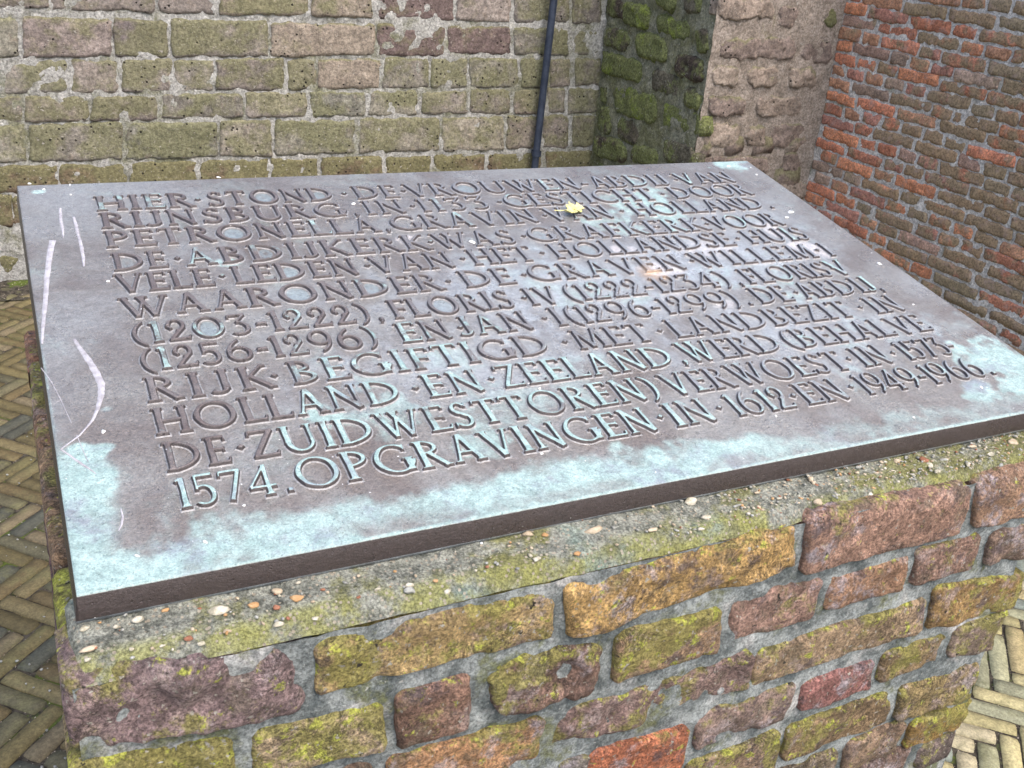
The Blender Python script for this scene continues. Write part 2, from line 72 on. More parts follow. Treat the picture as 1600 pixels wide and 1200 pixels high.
# ------------------------------------------------------------------ objects
def mesh(name, V, Q, mat, tint=None, flat=False, extra=None):
    V = np.asarray(V, float); Q = np.asarray(Q, np.int64)
    me = bpy.data.meshes.new(name); n = Q.shape[1]
    me.vertices.add(len(V)); me.vertices.foreach_set('co', V.astype(np.float32).ravel())
    me.loops.add(Q.size); me.loops.foreach_set('vertex_index', Q.ravel().astype(np.int32))
    me.polygons.add(len(Q)); me.polygons.foreach_set('loop_start', np.arange(0, Q.size, n, dtype=np.int32))
    me.polygons.foreach_set('loop_total', np.full(len(Q), n, np.int32))
    if not flat: me.polygons.foreach_set('use_smooth', np.ones(len(Q), bool))
    me.update(calc_edges=True)
    if tint is not None:
        c = np.asarray(tint, np.float32)
        if c.ndim == 1: c = np.tile(c, (len(V), 1))
        at = me.color_attributes.new('tint', 'FLOAT_COLOR', 'POINT'); at.data.foreach_set('color', c.ravel())
    me.materials.append(mat)
    return me
def put(name, me, parent=None, loc=(0, 0, 0), rot=(0, 0, 0), scale=None, **props):
    o = bpy.data.objects.new(name, me); COL.objects.link(o); o.location = loc; o.rotation_euler = rot
    if scale: o.scale = scale
    if parent: o.parent = parent
    for k, v in props.items(): o[k] = v
    return o
def thing(name, label, cat, loc=(0, 0, 0), rot=(0, 0, 0), group=None):
    o = put(name, None, None, loc, rot, label=label, category=cat)
    if group: o['group'] = group
    return o
def centred(name, V, Q, mat, parent, tint=None, **props):
    V = np.asarray(V, float); c = V.mean(0)
    base = np.array(parent.location) if parent else np.zeros(3)
    return put(name, mesh(name, V - c, Q, mat, tint), parent, tuple(c - base), **props)
def gridq(n, m_):
    i = np.arange(n - 1)[:, None] * m_ + np.arange(m_ - 1)[None, :]
    i = i.ravel(); return np.stack([i, i + m_, i + m_ + 1, i + 1], 1)

class Frame:            # a wall plane: point(a, b, h) = o + a*A + b*B + h*N
    def __init__(s, o, A, B, N): s.o, s.A, s.B, s.N = [np.array(x, float) for x in (o, A, B, N)]
    def pt(s, a, b, h):
        return s.o + a[..., None] * s.A + b[..., None] * s.B + h[..., None] * s.N
def block(fr, quad, cell, depth, proud=0., relief=.002, round_=.006, wob=.003, seed=0, freq=40, topcut=0., flip=False):
    """one brick or stone: an uneven front face, rolled edges and sides running back into the wall"""
    (a0, b0), (a1, b1), (a2, b2), (a3, b3) = quad           # TL TR BR BL
    W = math.hypot(a1 - a0, b1 - b0); H = math.hypot(a3 - a0, b3 - b0)
    n = max(3, int(W / cell) + 1); k = max(3, int(H / cell) + 1)
    s = np.linspace(0, 1, n); t = np.linspace(0, 1, k)
    # denser rows near the border
    s = s + .5 / n * np.sin(s * 2 * np.pi) * -.6; t = t + .5 / k * np.sin(t * 2 * np.pi) * -.6
    S, T = np.meshgrid(s, t, indexing='ij')
    a = (1 - S) * (1 - T) * a3 + S * (1 - T) * a2 + S * T * a1 + (1 - S) * T * a0
    b = (1 - S) * (1 - T) * b3 + S * (1 - T) * b2 + S * T * b1 + (1 - S) * T * b0
    P = np.stack([a, b, np.full_like(a, seed * 1.37)], -1)
    # rounded outline corners + wobble
    cx, cy = a.mean(), b.mean()
    e = np.minimum(np.minimum(S, 1 - S) * W, np.minimum(T, 1 - T) * H)
    cr = np.clip(1 - np.minimum(S, 1 - S) * W / (round_ * 1.7), 0, 1) * np.clip(1 - np.minimum(T, 1 - T) * H / (round_ * 1.7), 0, 1)
    a = a + (cx - a) / (W / 2) * cr * round_ * .8; b = b + (cy - b) / (H / 2) * cr * round_ * .8
    a = a + vnoise(P, 45, 3) * wob + vnoise(P, 110, 4) * wob * .6; b = b + vnoise(P, 45, 5) * wob + vnoise(P, 110, 8) * wob * .6 + vnoise(P, 11, 8) * wob * .7
    h = proud - round_ * (1 - np.sqrt(np.clip(1 - (1 - np.clip(e / round_, 0, 1)) ** 2, 0, 1)))
    h = h + fbm(P, freq, 3, seed) * relief + vnoise(P, 19, seed + 5) * relief * .6
    h = h - smooth(-vnoise(P, 30, 77), .25, .6) * (1 - smooth(e, .002, .018)) * relief * 1.0
    if topcut: h = h - topcut * np.clip((T - .72) / .28, 0, 1) ** 1.5
    V = fr.pt(a, b, h)
    # border ring going back
    idx = np.arange(n * k).reshape(n, k)
    ring = np.concatenate([idx[:, 0], idx[-1, 1:], idx[-2::-1, -1], idx[0, -2:0:-1]])
    av, bv = a.ravel()[ring], b.ravel()[ring]
    back = fr.pt(av, bv, np.full(len(av), proud - depth))
    V = np.concatenate([V.reshape(-1, 3), back]); q = gridq(n, k)
    r2 = np.arange(len(ring)) + n * k; nx = np.roll(np.arange(len(ring)), -1)
    sides = np.stack([ring, r2, r2[nx], ring[nx]], 1)
    Q = np.concatenate([q, sides])
    if np.dot(np.cross(fr.A, fr.B), fr.N) < 0: Q = Q[:, ::-1]
    return V, Q
def bed(fr, a0, a1, b0, b1, cell, off, amp, freq, seed, holes=None):
    """the mortar between the pieces: one rough sheet"""
    n = int((a1 - a0) / cell) + 2; k = int((b1 - b0) / cell) + 2
    A, B = np.meshgrid(np.linspace(a0, a1, n), np.linspace(b0, b1, k), indexing='ij')
    P = np.stack([A, B, np.full_like(A, seed)], -1)
    h = off + fbm(P, freq, 3, seed) * amp + vnoise(P, freq * .2, seed + 9) * amp * .6
    Q = gridq(n, k)
    if np.dot(np.cross(fr.A, fr.B), fr.N) < 0: Q = Q[:, ::-1]
    return fr.pt(A, B, h).reshape(-1, 3), Q
def join(parts):
    V = []; Q = []; Cc = []; o = 0
    for v, q, c in parts:
        V.append(v); Q.append(q + o); o += len(v); Cc.append(np.tile(np.asarray(c, float), (len(v), 1)))
    return np.concatenate(V), np.concatenate(Q), np.concatenate(Cc)
def grow(q, g):
    (a0, b0), (a1, b1), (a2, b2), (a3, b3) = q
    return ((a0 - g, b0 + g), (a1 + g, b1 + g), (a2 + g, b2 - g), (a3 - g, b3 - g))
def rect(a0, a1, b0, b1): return ((a0, b1), (a1, b1), (a1, b0), (a0, b0))

# ------------------------------------------------------------------ materials
class NT:
    def __init__(s, name, rough=.85, spec=.3):
        s.m = bpy.data.materials.new(name); s.m.use_nodes = True; s.t = s.m.node_tree; s.t.nodes.clear()
        s.out = s.n('ShaderNodeOutputMaterial'); s.p = s.n('ShaderNodeBsdfPrincipled')
        s.p.inputs['Roughness'].default_value = rough; s.p.inputs['Specular IOR Level'].default_value = spec
        s.l(s.p.outputs[0], s.out.inputs[0])
        g = s.n('ShaderNodeNewGeometry'); s.pos = g.outputs['Position']; s.nor = g.outputs['Normal']
        a = s.n('ShaderNodeAttribute'); a.attribute_name = 'tint'; s.tint = a.outputs['Color']; s.ta = a.outputs['Alpha']
    def n(s, t): return s.t.nodes.new(t)
    def l(s, a, b): s.t.links.new(a, b)
    def set(s, sock, v):
        if hasattr(v, 'is_output'): s.l(v, sock)
        else: sock.default_value = v
    def noise(s, scale, detail=4, rough=.6, dist=0, vec=None, seed=0, col=False):
        n = s.n('ShaderNodeTexNoise'); n.inputs['Scale'].default_value = scale; n.inputs['Detail'].default_value = detail
        n.inputs['Roughness'].default_value = rough; n.inputs['Distortion'].default_value = dist
        if seed:
            v = s.n('ShaderNodeVectorMath'); s.l(vec or s.pos, v.inputs[0]); v.inputs[1].default_value = (seed * 3.1, seed * 1.7, seed * 2.3)
            s.l(v.outputs[0], n.inputs['Vector'])
        else: s.l(vec or s.pos, n.inputs['Vector'])
        return n.outputs['Color' if col else 'Fac']
    def vor(s, scale, feature='F1', rnd=1, vec=None):
        n = s.n('ShaderNodeTexVoronoi'); n.feature = feature; n.inputs['Scale'].default_value = scale; n.inputs['Randomness'].default_value = rnd
        s.l(vec or s.pos, n.inputs['Vector']); return n.outputs['Distance']
    def math(s, op, a, b=0., c=None, clamp=False):
        n = s.n('ShaderNodeMath'); n.operation = op; n.use_clamp = clamp; s.set(n.inputs[0], a); s.set(n.inputs[1], b)
        if c is not None: s.set(n.inputs[2], c)
        return n.outputs[0]
    def step(s, v, a, b, lo=0., hi=1.):
        n = s.n('ShaderNodeMapRange'); n.interpolation_type = 'SMOOTHSTEP'; s.set(n.inputs[0], v)
        for i, x in enumerate((a, b, lo, hi)): s.set(n.inputs[i + 1], x)
        return n.outputs[0]
    def mix(s, f, a, b, mode='MIX'):
        n = s.n('ShaderNodeMix'); n.data_type = 'RGBA'; n.blend_type = mode
        s.set(n.inputs[0], f)
        for i, v in ((6, a), (7, b)):
            if isinstance(v, tuple): v = (*v, 1)[:4]
            s.set(n.inputs[i], v)
        return n.outputs[2]
    def mul(s, c, f):        # colour * scalar
        n = s.n('ShaderNodeVectorMath'); n.operation = 'SCALE'; s.set(n.inputs[0], c); s.set(n.inputs['Scale'], f); return n.outputs[0]
    def sep(s, v):
        n = s.n('ShaderNodeSeparateXYZ'); s.l(v, n.inputs[0]); return n.outputs
    def bump(s, h, dist, strength=1, prev=None):
        n = s.n('ShaderNodeBump'); n.inputs['Distance'].default_value = dist; n.inputs['Strength'].default_value = strength
        s.set(n.inputs['Height'], h)
        if prev is not None: s.l(prev, n.inputs['Normal'])
        return n.outputs[0]
    def speck(s, c, scale, amt=.5):      # fine grit in the surface colour
        n_ = s.noise(scale, 3, .75, seed=23)
        c = s.mul(c, s.step(n_, .28, .72, 1 - amt, 1 + amt))
        return c
    def done(s, col, nrm=None, rough=None, metal=None):
        s.set(s.p.inputs['Base Color'], (*col, 1) if isinstance(col, tuple) else col)
        if nrm is not None: s.l(nrm, s.p.inputs['Normal'])
        if rough is not None: s.set(s.p.inputs['Roughness'], rough)
        if metal is not None: s.set(s.p.inputs['Metallic'], metal)
        return s.m

def mat_old_brick():
    t = NT('weathered_lichen_brick')
    c = t.mul(t.tint, t.step(t.noise(55, 8, .8), .3, .7, .5, 1.5))
    c = t.mix(t.step(t.noise(14, 5, .65, seed=1), .48, .62), c, t.mul(t.tint, .66))
    c = t.mix(t.math('MULTIPLY', t.step(t.noise(30, 7, .75, seed=11), .52, .62), .55), c, (.20, .17, .12))
    c = t.mix(t.math('MULTIPLY', t.step(t.noise(24, 7, .75, seed=2), .52, .64), .75), c, t.mix(t.step(t.noise(5, 2, seed=31), .4, .6), (.52, .39, .34), (.48, .43, .47)))       # pale pink dust
    c = t.mix(t.math('MULTIPLY', t.step(t.noise(20, 7, .75, seed=3), .53, .64), .75), c, (.14, .105, .11))       # grey purple crust
    nz = t.sep(t.nor)[2]
    am = t.math('ADD', t.ta, t.math('MULTIPLY', nz, .22))
    li = t.math('ADD', t.noise(13, 9, .74, seed=4), t.math('MULTIPLY', t.math('SUBTRACT', am, .5), .34))
    c = t.mix(t.math('MULTIPLY', t.step(li, .53, .61), .8), c, t.mix(t.noise(50, 4), (.17, .155, .045), (.46, .43, .12)))   # olive-yellow lichen
    li2 = t.math('ADD', t.noise(60, 5, .7, seed=5), t.math('MULTIPLY', t.math('SUBTRACT', am, .5), .22))
    c = t.mix(t.math('MULTIPLY', t.step(li2, .60, .67), .85), c, (.50, .52, .09))
    c = t.speck(c, 330, .55)
    c = t.mix(t.step(t.noise(150, 3, .6, seed=6), .63, .70), c, (.5, .47, .40))
    c = t.mix(t.step(t.noise(90, 3, .6, seed=7), .66, .73), c, (.04, .034, .028))
    crk = t.step(t.noise(26, 7, .8, 1.5, seed=12), .47, .5)
    crk2 = t.step(t.noise(26, 7, .8, 1.5, seed=12), .53, .5)
    line = t.math('MULTIPLY', crk, crk2)
    c = t.mix(t.math('MULTIPLY', t.math('MULTIPLY', line, t.step(t.noise(8, 3, seed=14), .5, .6)), .7), c, (.035, .03, .025))
    h = t.math('ADD', t.noise(110, 9, .8), t.math('MULTIPLY', t.noise(38, 4, .6, seed=15), 1.3))
    h = t.math('SUBTRACT', h, t.math('MULTIPLY', line, .25))
    return t.done(c, t.bump(h, .011, 1), .8)
def mat_cement():
    t = NT('blue_grey_cement_mortar')
    c = t.mix(t.step(t.noise(30, 6, .7), .35, .65), (.12, .14, .14), (.40, .43, .42))
    c = t.mix(t.step(t.noise(9, 5, .65, seed=1), .52, .64), c, (.60, .59, .57))
    li = t.noise(13, 7, .7, seed=4)
    c = t.mix(t.math('MULTIPLY', t.step(li, .54, .64), .75), c, t.mix(t.noise(70, 3), (.07, .08, .03), (.26, .27, .09)))
    c = t.speck(c, 330, .45)
    c = t.mix(t.step(t.noise(150, 3, .6, seed=6), .64, .72), c, (.5, .5, .46))
    return t.done(c, t.bump(t.noise(150, 8, .8), .008, 1), .85)
def mat_screed():
    t = NT('pebbly_green_grey_screed')
    c = t.mix(t.step(t.noise(60, 7, .75), .35, .65), (.10, .105, .088), (.29, .295, .25))
    x = t.sep(t.pos)[0]
    right = t.step(x, .3, 1.0)
    li = t.math('ADD', t.noise(11, 7, .7, seed=4), t.math('MULTIPLY', right, .08))
    c = t.mix(t.math('MULTIPLY', t.step(li, .5, .62), .8), c, t.mix(t.noise(90, 4), (.07, .07, .02), (.24, .235, .07)))
    c = t.mix(t.math('MULTIPLY', t.step(t.noise(7, 4, .6, seed=8), .55, .66), .6), c, (.17, .25, .22))     # copper wash
    y = t.sep(t.pos)[1]
    yl = t.math('MULTIPLY', t.step(y, -.020, -.036), t.step(t.noise(20, 6, .7, seed=3), .42, .56))
    c = t.mix(t.math('MULTIPLY', yl, .75), c, (.24, .24, .075))
    c = t.speck(c, 380, .55)
    v = t.vor(160); c = t.mix(t.step(v, .28, .2), c, t.mix(t.noise(40, 2, seed=5), (.16, .12, .08), (.45, .42, .34)))
    return t.done(c, t.bump(t.math('ADD', t.noise(190, 6, .75), t.math('MULTIPLY', v, .5)), .005, 1), .9)
def mat_tuff():
    t = NT('mossy_tuff_stone')
    c = t.mul(t.tint, t.step(t.noise(14, 8, .8), .28, .72, .6, 1.55))
    c = t.mix(t.math('MULTIPLY', t.step(t.noise(28, 5, .7, seed=2), .54, .66), .6), c, (.30, .24, .19))
    nz = t.sep(t.nor)[2]
    am = t.math('ADD', t.ta, t.math('MULTIPLY', nz, .55))
    li = t.math('ADD', t.noise(6, 8, .68, seed=4), t.math('MULTIPLY', t.math('SUBTRACT', am, .5), .42))
    c = t.mix(t.math('MULTIPLY', t.step(li, .46, .62), .72), c, t.mix(t.noise(40, 5, .7), (.11, .112, .05), (.27, .262, .13)))
    c = t.mix(t.math('MULTIPLY', t.step(t.noise(70, 5, .7, seed=6), .60, .68), .7), c, (.05, .045, .035))
    c = t.speck(c, 85, .38)
    c = t.mix(t.step(t.noise(90, 3, .6, seed=5), .64, .71), c, (.46, .42, .36))
    pit = t.math('MULTIPLY', t.step(t.vor(38), .2, .1), t.step(t.noise(7, 2, seed=9), .46, .56))
    c = t.mix(pit, c, (.025, .02, .016))
    h = t.math('SUBTRACT', t.math('ADD', t.noise(75, 9, .82), t.noise(20, 4, .6, seed=16)), t.math('MULTIPLY', pit, .9))
    return t.done(c, t.bump(h, .014, 1), .9)
def mat_moss_stone():
    t = NT('dark_moss_covered_stone')
    c = t.mul(t.tint, t.step(t.noise(24, 7, .75), .25, .75, .5, 1.4))
    am = t.ta
    li = t.math('ADD', t.noise(9, 8, .7, seed=4), t.math('MULTIPLY', t.math('SUBTRACT', am, .5), .5))
    c = t.mix(t.step(li, .42, .56), c, t.mix(t.noise(60, 5, .7), (.11, .125, .05), (.29, .31, .12)))
    c = t.mix(t.math('MULTIPLY', t.step(t.math('ADD', t.noise(11, 5, .7, seed=7), t.math('MULTIPLY', am, .16)), .66, .76), .9), c, t.mix(t.noise(90, 4), (.18, .23, .04), (.32, .38, .08)))
    c = t.speck(c, 110, .6)
    c = t.mix(t.step(t.noise(95, 3, .6, seed=5), .64, .70), c, (.42, .42, .33))
    return t.done(c, t.bump(t.noise(80, 9, .85), .022, 1), .95, None)
def mat_wall_mortar(name, c0, c1, mossy, dark=.4):
    t = NT(name)
    c = t.mix(t.step(t.noise(30, 7, .75), .35, .65), c0, c1)
    c = t.mix(t.math('MULTIPLY', t.step(t.noise(5, 7, .7, seed=4), .62 - mossy * .22, .72 - mossy * .1), .75), c, t.mix(t.noise(50, 4), (.08, .08, .03), (.24, .24, .10)))
    c = t.mix(t.math('MULTIPLY', t.step(t.noise(55, 5, .7, seed=6), .60, .68), dark), c, (.06, .055, .045))
    c = t.speck(c, 110, .45)
    c = t.mix(t.step(t.noise(80, 3, .6, seed=5), .64, .71), c, (.55, .52, .46))
    return t.done(c, t.bump(t.noise(75, 9, .82), .018, 1), .9)
def mat_red_brick():
    t = NT('soft_red_brick')
    c = t.mul(t.tint, t.step(t.noise(45, 6, .72), .25, .75, .6, 1.4))
    li = t.math('ADD', t.noise(14, 6, .68, seed=4), t.math('MULTIPLY', t.math('SUBTRACT', t.ta, .5), .55))
    c = t.mix(t.math('MULTIPLY', t.step(li, .46, .6), .85), c, t.mix(t.noise(60, 4), (.16, .13, .08), (.37, .29, .18)))
    c = t.speck(c, 130, .5)
    c = t.mix(t.math('MULTIPLY', t.step(t.noise(26, 7, .75, seed=8), .52, .66), .55), c, (.42, .30, .27))
    c = t.mix(t.math('MULTIPLY', t.step(t.noise(70, 5, .7, seed=6), .6, .68), .6), c, (.05, .035, .028))
    return t.done(c, t.bump(t.noise(95, 8, .82), .0075, 1), .88)
def mat_paver():
    t = NT('yellow_clay_paver')
    c = t.mul(t.tint, t.step(t.noise(30, 6, .7), .25, .75, .75, 1.25))
    c = t.mix(t.math('MULTIPLY', t.step(t.noise(9, 6, .7, seed=4), .5, .66), .5), c, (.12, .115, .05))
    c = t.speck(c, 160, .3)
    c = t.mix(t.step(t.noise(130, 3, .6, seed=5), .74, .78), c, (.5, .47, .4))
    return t.done(c, t.bump(t.noise(120, 6, .7), .002, .8), .75)
def mat_soil():
    t = NT('dark_mossy_joint_soil')
    c = t.mix(t.step(t.noise(60, 6, .7), .4, .6), (.022, .018, .013), (.07, .06, .045))
    c = t.mix(t.step(t.noise(8, 7, .7, seed=4), .53, .6), c, t.mix(t.noise(90, 4), (.03, .045, .008), (.10, .13, .02)))
    c = t.mix(t.step(t.noise(170, 2, .5, seed=2), .66, .7), c, (.4, .34, .28))
    return t.done(c, t.bump(t.noise(150, 6, .75), .006, 1), .95)
BROWN0, BROWN1 = (.150, .124, .108), (.235, .224, .205)
def bronze(name, letter=False):
    t = NT(name, .42, .9)
    c = t.mix(t.step(t.noise(6, 8, .7, 1.0), .34, .66), BROWN0, BROWN1)
    c = t.mix(t.math('MULTIPLY', t.step(t.noise(4, 6, .65, .6, seed=2), .45, .7), .6), c, (.285, .29, .288))      # lavender bloom
    c = t.mix(t.math('MULTIPLY', t.step(t.noise(140, 4, .7, seed=3), .58, .7), .35), c, (.33, .29, .28))
    fine = t.noise(34, 9, .74, .4, seed=5)
    if letter:
        c = t.mix(t.step(t.noise(14, 6, .7, seed=21), .3, .7), (.110, .078, .066), (.19, .162, .148))
        oi = t.n('ShaderNodeObjectInfo'); s = t.sep(oi.outputs['Color']); r, g = s[0], s[1]
        c = t.mix(s[2], c, t.mix(t.noise(30, 6, .7, seed=63), (.22, .22, .22), (.33, .345, .355)))  # sky sheen painted on the letters, paler to the right
        nz = t.sep(t.nor)[2]
        flatf = t.step(nz, .72, .95)
        pr = t.math('ADD', r, t.math('MULTIPLY', t.math('SUBTRACT', fine, .5), 2.2))
        pf = t.math('MULTIPLY', t.step(pr, .35, .75), t.math('MULTIPLY', flatf, t.step(t.sep(t.n('ShaderNodeTexCoord').outputs['Object'])[2], .0020, .0032)))
        tc = t.n('ShaderNodeTexCoord'); oz = t.sep(tc.outputs['Object'])[2]
        skirt = t.step(oz, .0009, .0005)
        c = t.mix(t.math('SUBTRACT', 1., flatf), c, (.052, .040, .038))
        c = t.mix(skirt, c, t.mix(t.noise(60, 6, .7, seed=25), (.20, .185, .178), (.36, .355, .35)))      # fillet highlight painted as a pale line round each letter's foot      # side walls of the letters: their darker reflection is painted in
    else:
        s = t.sep(t.tint); r, g = s[0], s[1]
        pr = t.math('ADD', r, t.math('MULTIPLY', t.math('SUBTRACT', fine, .5), .9))
        pf = t.math('MULTIPLY', t.step(pr, .12, .95), .92)
        pl = t.step(t.math('ADD', s[2], t.math('MULTIPLY', t.math('SUBTRACT', fine, .5), .5)), .3, .7)
        c = t.mix(t.math('MULTIPLY', pl, .8), c, t.mix(t.noise(90, 6, .75, seed=18), (.17, .21, .22), (.34, .40, .41)))
        side = t.step(t.sep(t.nor)[2], .55, .3)
        c = t.mix(side, c, (.060, .045, .043))
    verd = t.mix(t.step(t.noise(60, 7, .75, seed=8), .35, .65), (.19, .285, .27), (.30, .415, .395))
    verd = t.mix(t.step(t.noise(16, 6, .7, seed=11), .5, .7), verd, (.17, .20, .235))
    if not letter: c = t.mix(t.math('MULTIPLY', t.ta, t.step(t.noise(26, 8, .75, seed=61), .3, .65, .5, 1.)), c, (.39, .42, .44))  # sky sheen painted into the plate colour
    c = t.mix(pf, c, verd)
    cr = t.step(t.math('ADD', g, t.math('MULTIPLY', t.math('SUBTRACT', t.noise(40, 8, .75, 1, seed=7), .5), 1.4)), .35, .95)
    osp = t.n('ShaderNodeVectorMath'); osp.operation = 'DISTANCE'; t.l(t.pos, osp.inputs[0]); osp.inputs[1].default_value = (.779, .393, 1.066)
    c = t.mix(t.math('MULTIPLY', t.step(t.math('ADD', osp.outputs['Value'], t.math('MULTIPLY', t.noise(60, 5, .7, seed=51), .03)), .045, .022), .55), c, (.50, .34, .22))
    c = t.mix(t.math('MULTIPLY', cr, .75), c, (.46, .43, .43))
    c = t.speck(c, 520, .22)
    c = t.speck(c, 170, .16)
    wh = t.step(t.noise(230, 2, .5, seed=13), .765, .78)
    c = t.mix(wh, c, (.75, .75, .74))
    met = t.math('MULTIPLY', t.math('SUBTRACT', 1., t.math('MAXIMUM', pf, cr)), .38)
    rough = t.step(pf, 0, 1, .30, .56)
    pits = t.math('MULTIPLY', t.step(t.noise(240, 2, .5, seed=41), .64, .70), 1.2)
    h = t.math('SUBTRACT', t.math('ADD', t.noise(420, 5, .8), t.math('MULTIPLY', t.noise(70, 5, .7), 1.4)), pits)
    rough = t.math('ADD', rough, t.math('MULTIPLY', t.math('SUBTRACT', t.noise(12, 6, .7, seed=43), .5), .35))
    return t.done(c, t.bump(h, .0013, .8), rough, met)
def mat_scratch():
    t = NT('rubbed_pale_metal', .5, .4)
    c = t.mix(t.step(t.noise(120, 5, .7), .4, .65), (.36, .35, .37), (.24, .225, .24))
    return t.done(c, t.bump(t.noise(300, 4), .0006, .6))
def simple(name, c0, c1, sc, bumpd=.002, rough=.8, metal=0):
    t = NT(name, rough)
    t.p.inputs['Metallic'].default_value = metal
    return t.done(t.mix(t.step(t.noise(sc, 6, .7), .35, .65), c0, c1), t.bump(t.noise(sc * 2.5, 5, .7), bumpd, .8))
M_OLD, M_CEM, M_SCR, M_TUFF, M_MOSS, M_RED, M_PAV, M_SOIL = mat_old_brick(), mat_cement(), mat_screed(), mat_tuff(), mat_moss_stone(), mat_red_brick(), mat_paver(), mat_soil()
M_TMOR = mat_wall_mortar('grey_lime_mortar', (.33, .32, .29), (.58, .565, .53), .65)
M_PMOR = mat_wall_mortar('beige_smeared_mortar', (.30, .25, .205), (.45, .385, .33), 0, .25)
M_MMOR = mat_wall_mortar('dark_mossy_mortar', (.20, .20, .145), (.36, .35, .27), 1.0, .45)
M_RMOR = mat_wall_mortar('pale_pink_grey_mortar', (.56, .52, .49), (.80, .76, .72), .2)
M_PLATE, M_LETTER = bronze('verdigris_bronze'), bronze('verdigris_bronze_letter', True)
M_SCRATCH = mat_scratch()
M_WHITE = simple('white_dropping', (.50, .50, .48), (.70, .70, .67), 200, .0008)
M_PEB = [simple('cream_pebble', (.26, .24, .17), (.50, .46, .38), 90), simple('salmon_pebble', (.30, .24, .16), (.46, .38, .28), 90),
         simple('orange_pebble', (.30, .17, .07), (.42, .27, .14), 90), simple('brown_pebble', (.16, .065, .035), (.28, .13, .08), 90), simple('grey_pebble', (.18, .18, .16), (.33, .33, .30), 90)]
M_PIPE = simple('blue_grey_painted_pipe', (.020, .027, .045), (.040, .050, .075), 30, .0008, .45)
M_LEAF = simple('yellow_dry_leaf', (.48, .44, .16), (.66, .62, .32), 90, .001, .6)

# ------------------------------------------------------------------ ground: herringbone clay pavers
ground = put('ground', mesh('ground', [(-200, -200, -.02), (200, -200, -.02), (200, 200, -.02), (-200, 200, -.02)], [(0, 1, 2, 3)],
             simple('brown_ground', (.10, .09, .06), (.17, .15, .10), 3), flat=True), kind='structure')
fg = Frame((0, 0, 0), (1, 0, 0), (0, 1, 0), (0, 0, 1))
pavement = put('pavement', None, kind='structure')
V, Q = bed(fg, -3.2, XR + .3, -3.0, YB + .1, .03, -.007, .003, 60, 2)
put('joint_soil', mesh('joint_soil', V, Q, M_SOIL), pavement, kind='stuff')
PW, PL, ND = .0458, .1832, 4
PAV = [(.30, .265, .13), (.25, .22, .11), (.34, .30, .16), (.20, .20, .13), (.28, .23, .12), (.26, .255, .16), (.17, .19, .16), (.33, .29, .19)]
def paver(cx, cy, ang, seed, cell=.016):
    rnd = random.Random(seed); g = .0034
    c, s = math.cos(ang), math.sin(ang)
    f = Frame((cx, cy, 0), (c, s, 0), (-s, c, 0), (0, 0, 1))
    l, w_ = PL / 2 - g, PW / 2 - g * .9
    j = lambda: rnd.uniform(-.0016, .0016)
    q = ((-l + j(), w_ + j()), (l + j(), w_ + j()), (l + j(), -w_ + j()), (-l + j(), -w_ + j()))
    return block(f, q, cell, .03, rnd.uniform(-.002, .002), .0011, .0028, .0011, seed % 97, 50)
O = np.array((1.787, .358)); e1 = np.array((.7071, -.7071)); e2 = np.array((.7071, .7071))
near = []; far = []; sd_ = 0
def inside(x, y): return (-.02 < x < 1.12) and (-.05 < y < .62)
R_ = 140
for ix in range(-R_, R_):
    for iy in range(-R_, R_):
        k = (ix - iy) % (2 * ND)
        if k == ND:      # a paver along e2, its foot in this cell
            # column ix: cells iy with ix-iy in [ND, 2ND-1]; the top cell is ix-iy = ND
            cx_, cy_ = ix + .5, iy + 1 - ND / 2
            ang = math.pi / 4
        elif k == 0:     # a paver along e1, starts here and runs ND cells
            cx_, cy_ = ix + ND / 2, iy + .5
            ang = -math.pi / 4
        else: continue
        p = O + e1 * cx_ * PW + e2 * cy_ * PW
        x, y = p
        if not (-3.1 < x < XR + .15 and -2.9 < y < YB): continue
        if inside(x, y): continue
        sd_ += 1
        if (-.36 < x < .02 and .5 < y < YB) or (1.25 < x < 2.35 and -.15 < y < .85): near.append((x, y, ang, sd_))
        else: far.append((x, y, ang, sd_))
near.sort(key=lambda t: abs(t[0] - (.0 if t[0] < .6 else 1.75)) + .3 * abs(t[1] - 1))
far += near[298:]; near = near[:298]
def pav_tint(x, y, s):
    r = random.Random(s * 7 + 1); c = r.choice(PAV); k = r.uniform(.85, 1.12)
    w = min(1, max(0, (x - .15) / 1.1 + .35 * float(vnoise(np.array([[x, y, 0.]]), 1.3, 6)[0])))        # shade on the left pavers painted in, darker and browner
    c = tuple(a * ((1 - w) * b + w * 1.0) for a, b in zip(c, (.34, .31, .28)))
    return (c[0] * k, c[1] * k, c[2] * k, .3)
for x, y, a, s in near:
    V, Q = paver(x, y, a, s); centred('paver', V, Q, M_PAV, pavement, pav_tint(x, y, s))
parts = []
for x, y, a, s in far:
    c, sn = math.cos(a), math.sin(a); l, w_ = PL / 2 - .003, PW / 2 - .003; b = .003
    ux, vx = np.array((c, sn, 0)), np.array((-sn, c, 0)); o = np.array((x, y, 0))
    P = [o + ux * i * (l - b) + vx * j * (w_ - b) for i, j in ((-1, -1), (1, -1), (1, 1), (-1, 1))] + \
        [o + ux * i * l + vx * j * w_ - np.array((0, 0, .02)) for i, j in ((-1, -1), (1, -1), (1, 1), (-1, 1))]
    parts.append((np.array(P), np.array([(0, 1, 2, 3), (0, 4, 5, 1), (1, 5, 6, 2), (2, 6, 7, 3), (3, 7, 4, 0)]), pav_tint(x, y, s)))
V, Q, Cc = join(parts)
put('paver_field', mesh('paver_field', V, Q, M_PAV, Cc, flat=True), pavement, kind='stuff')
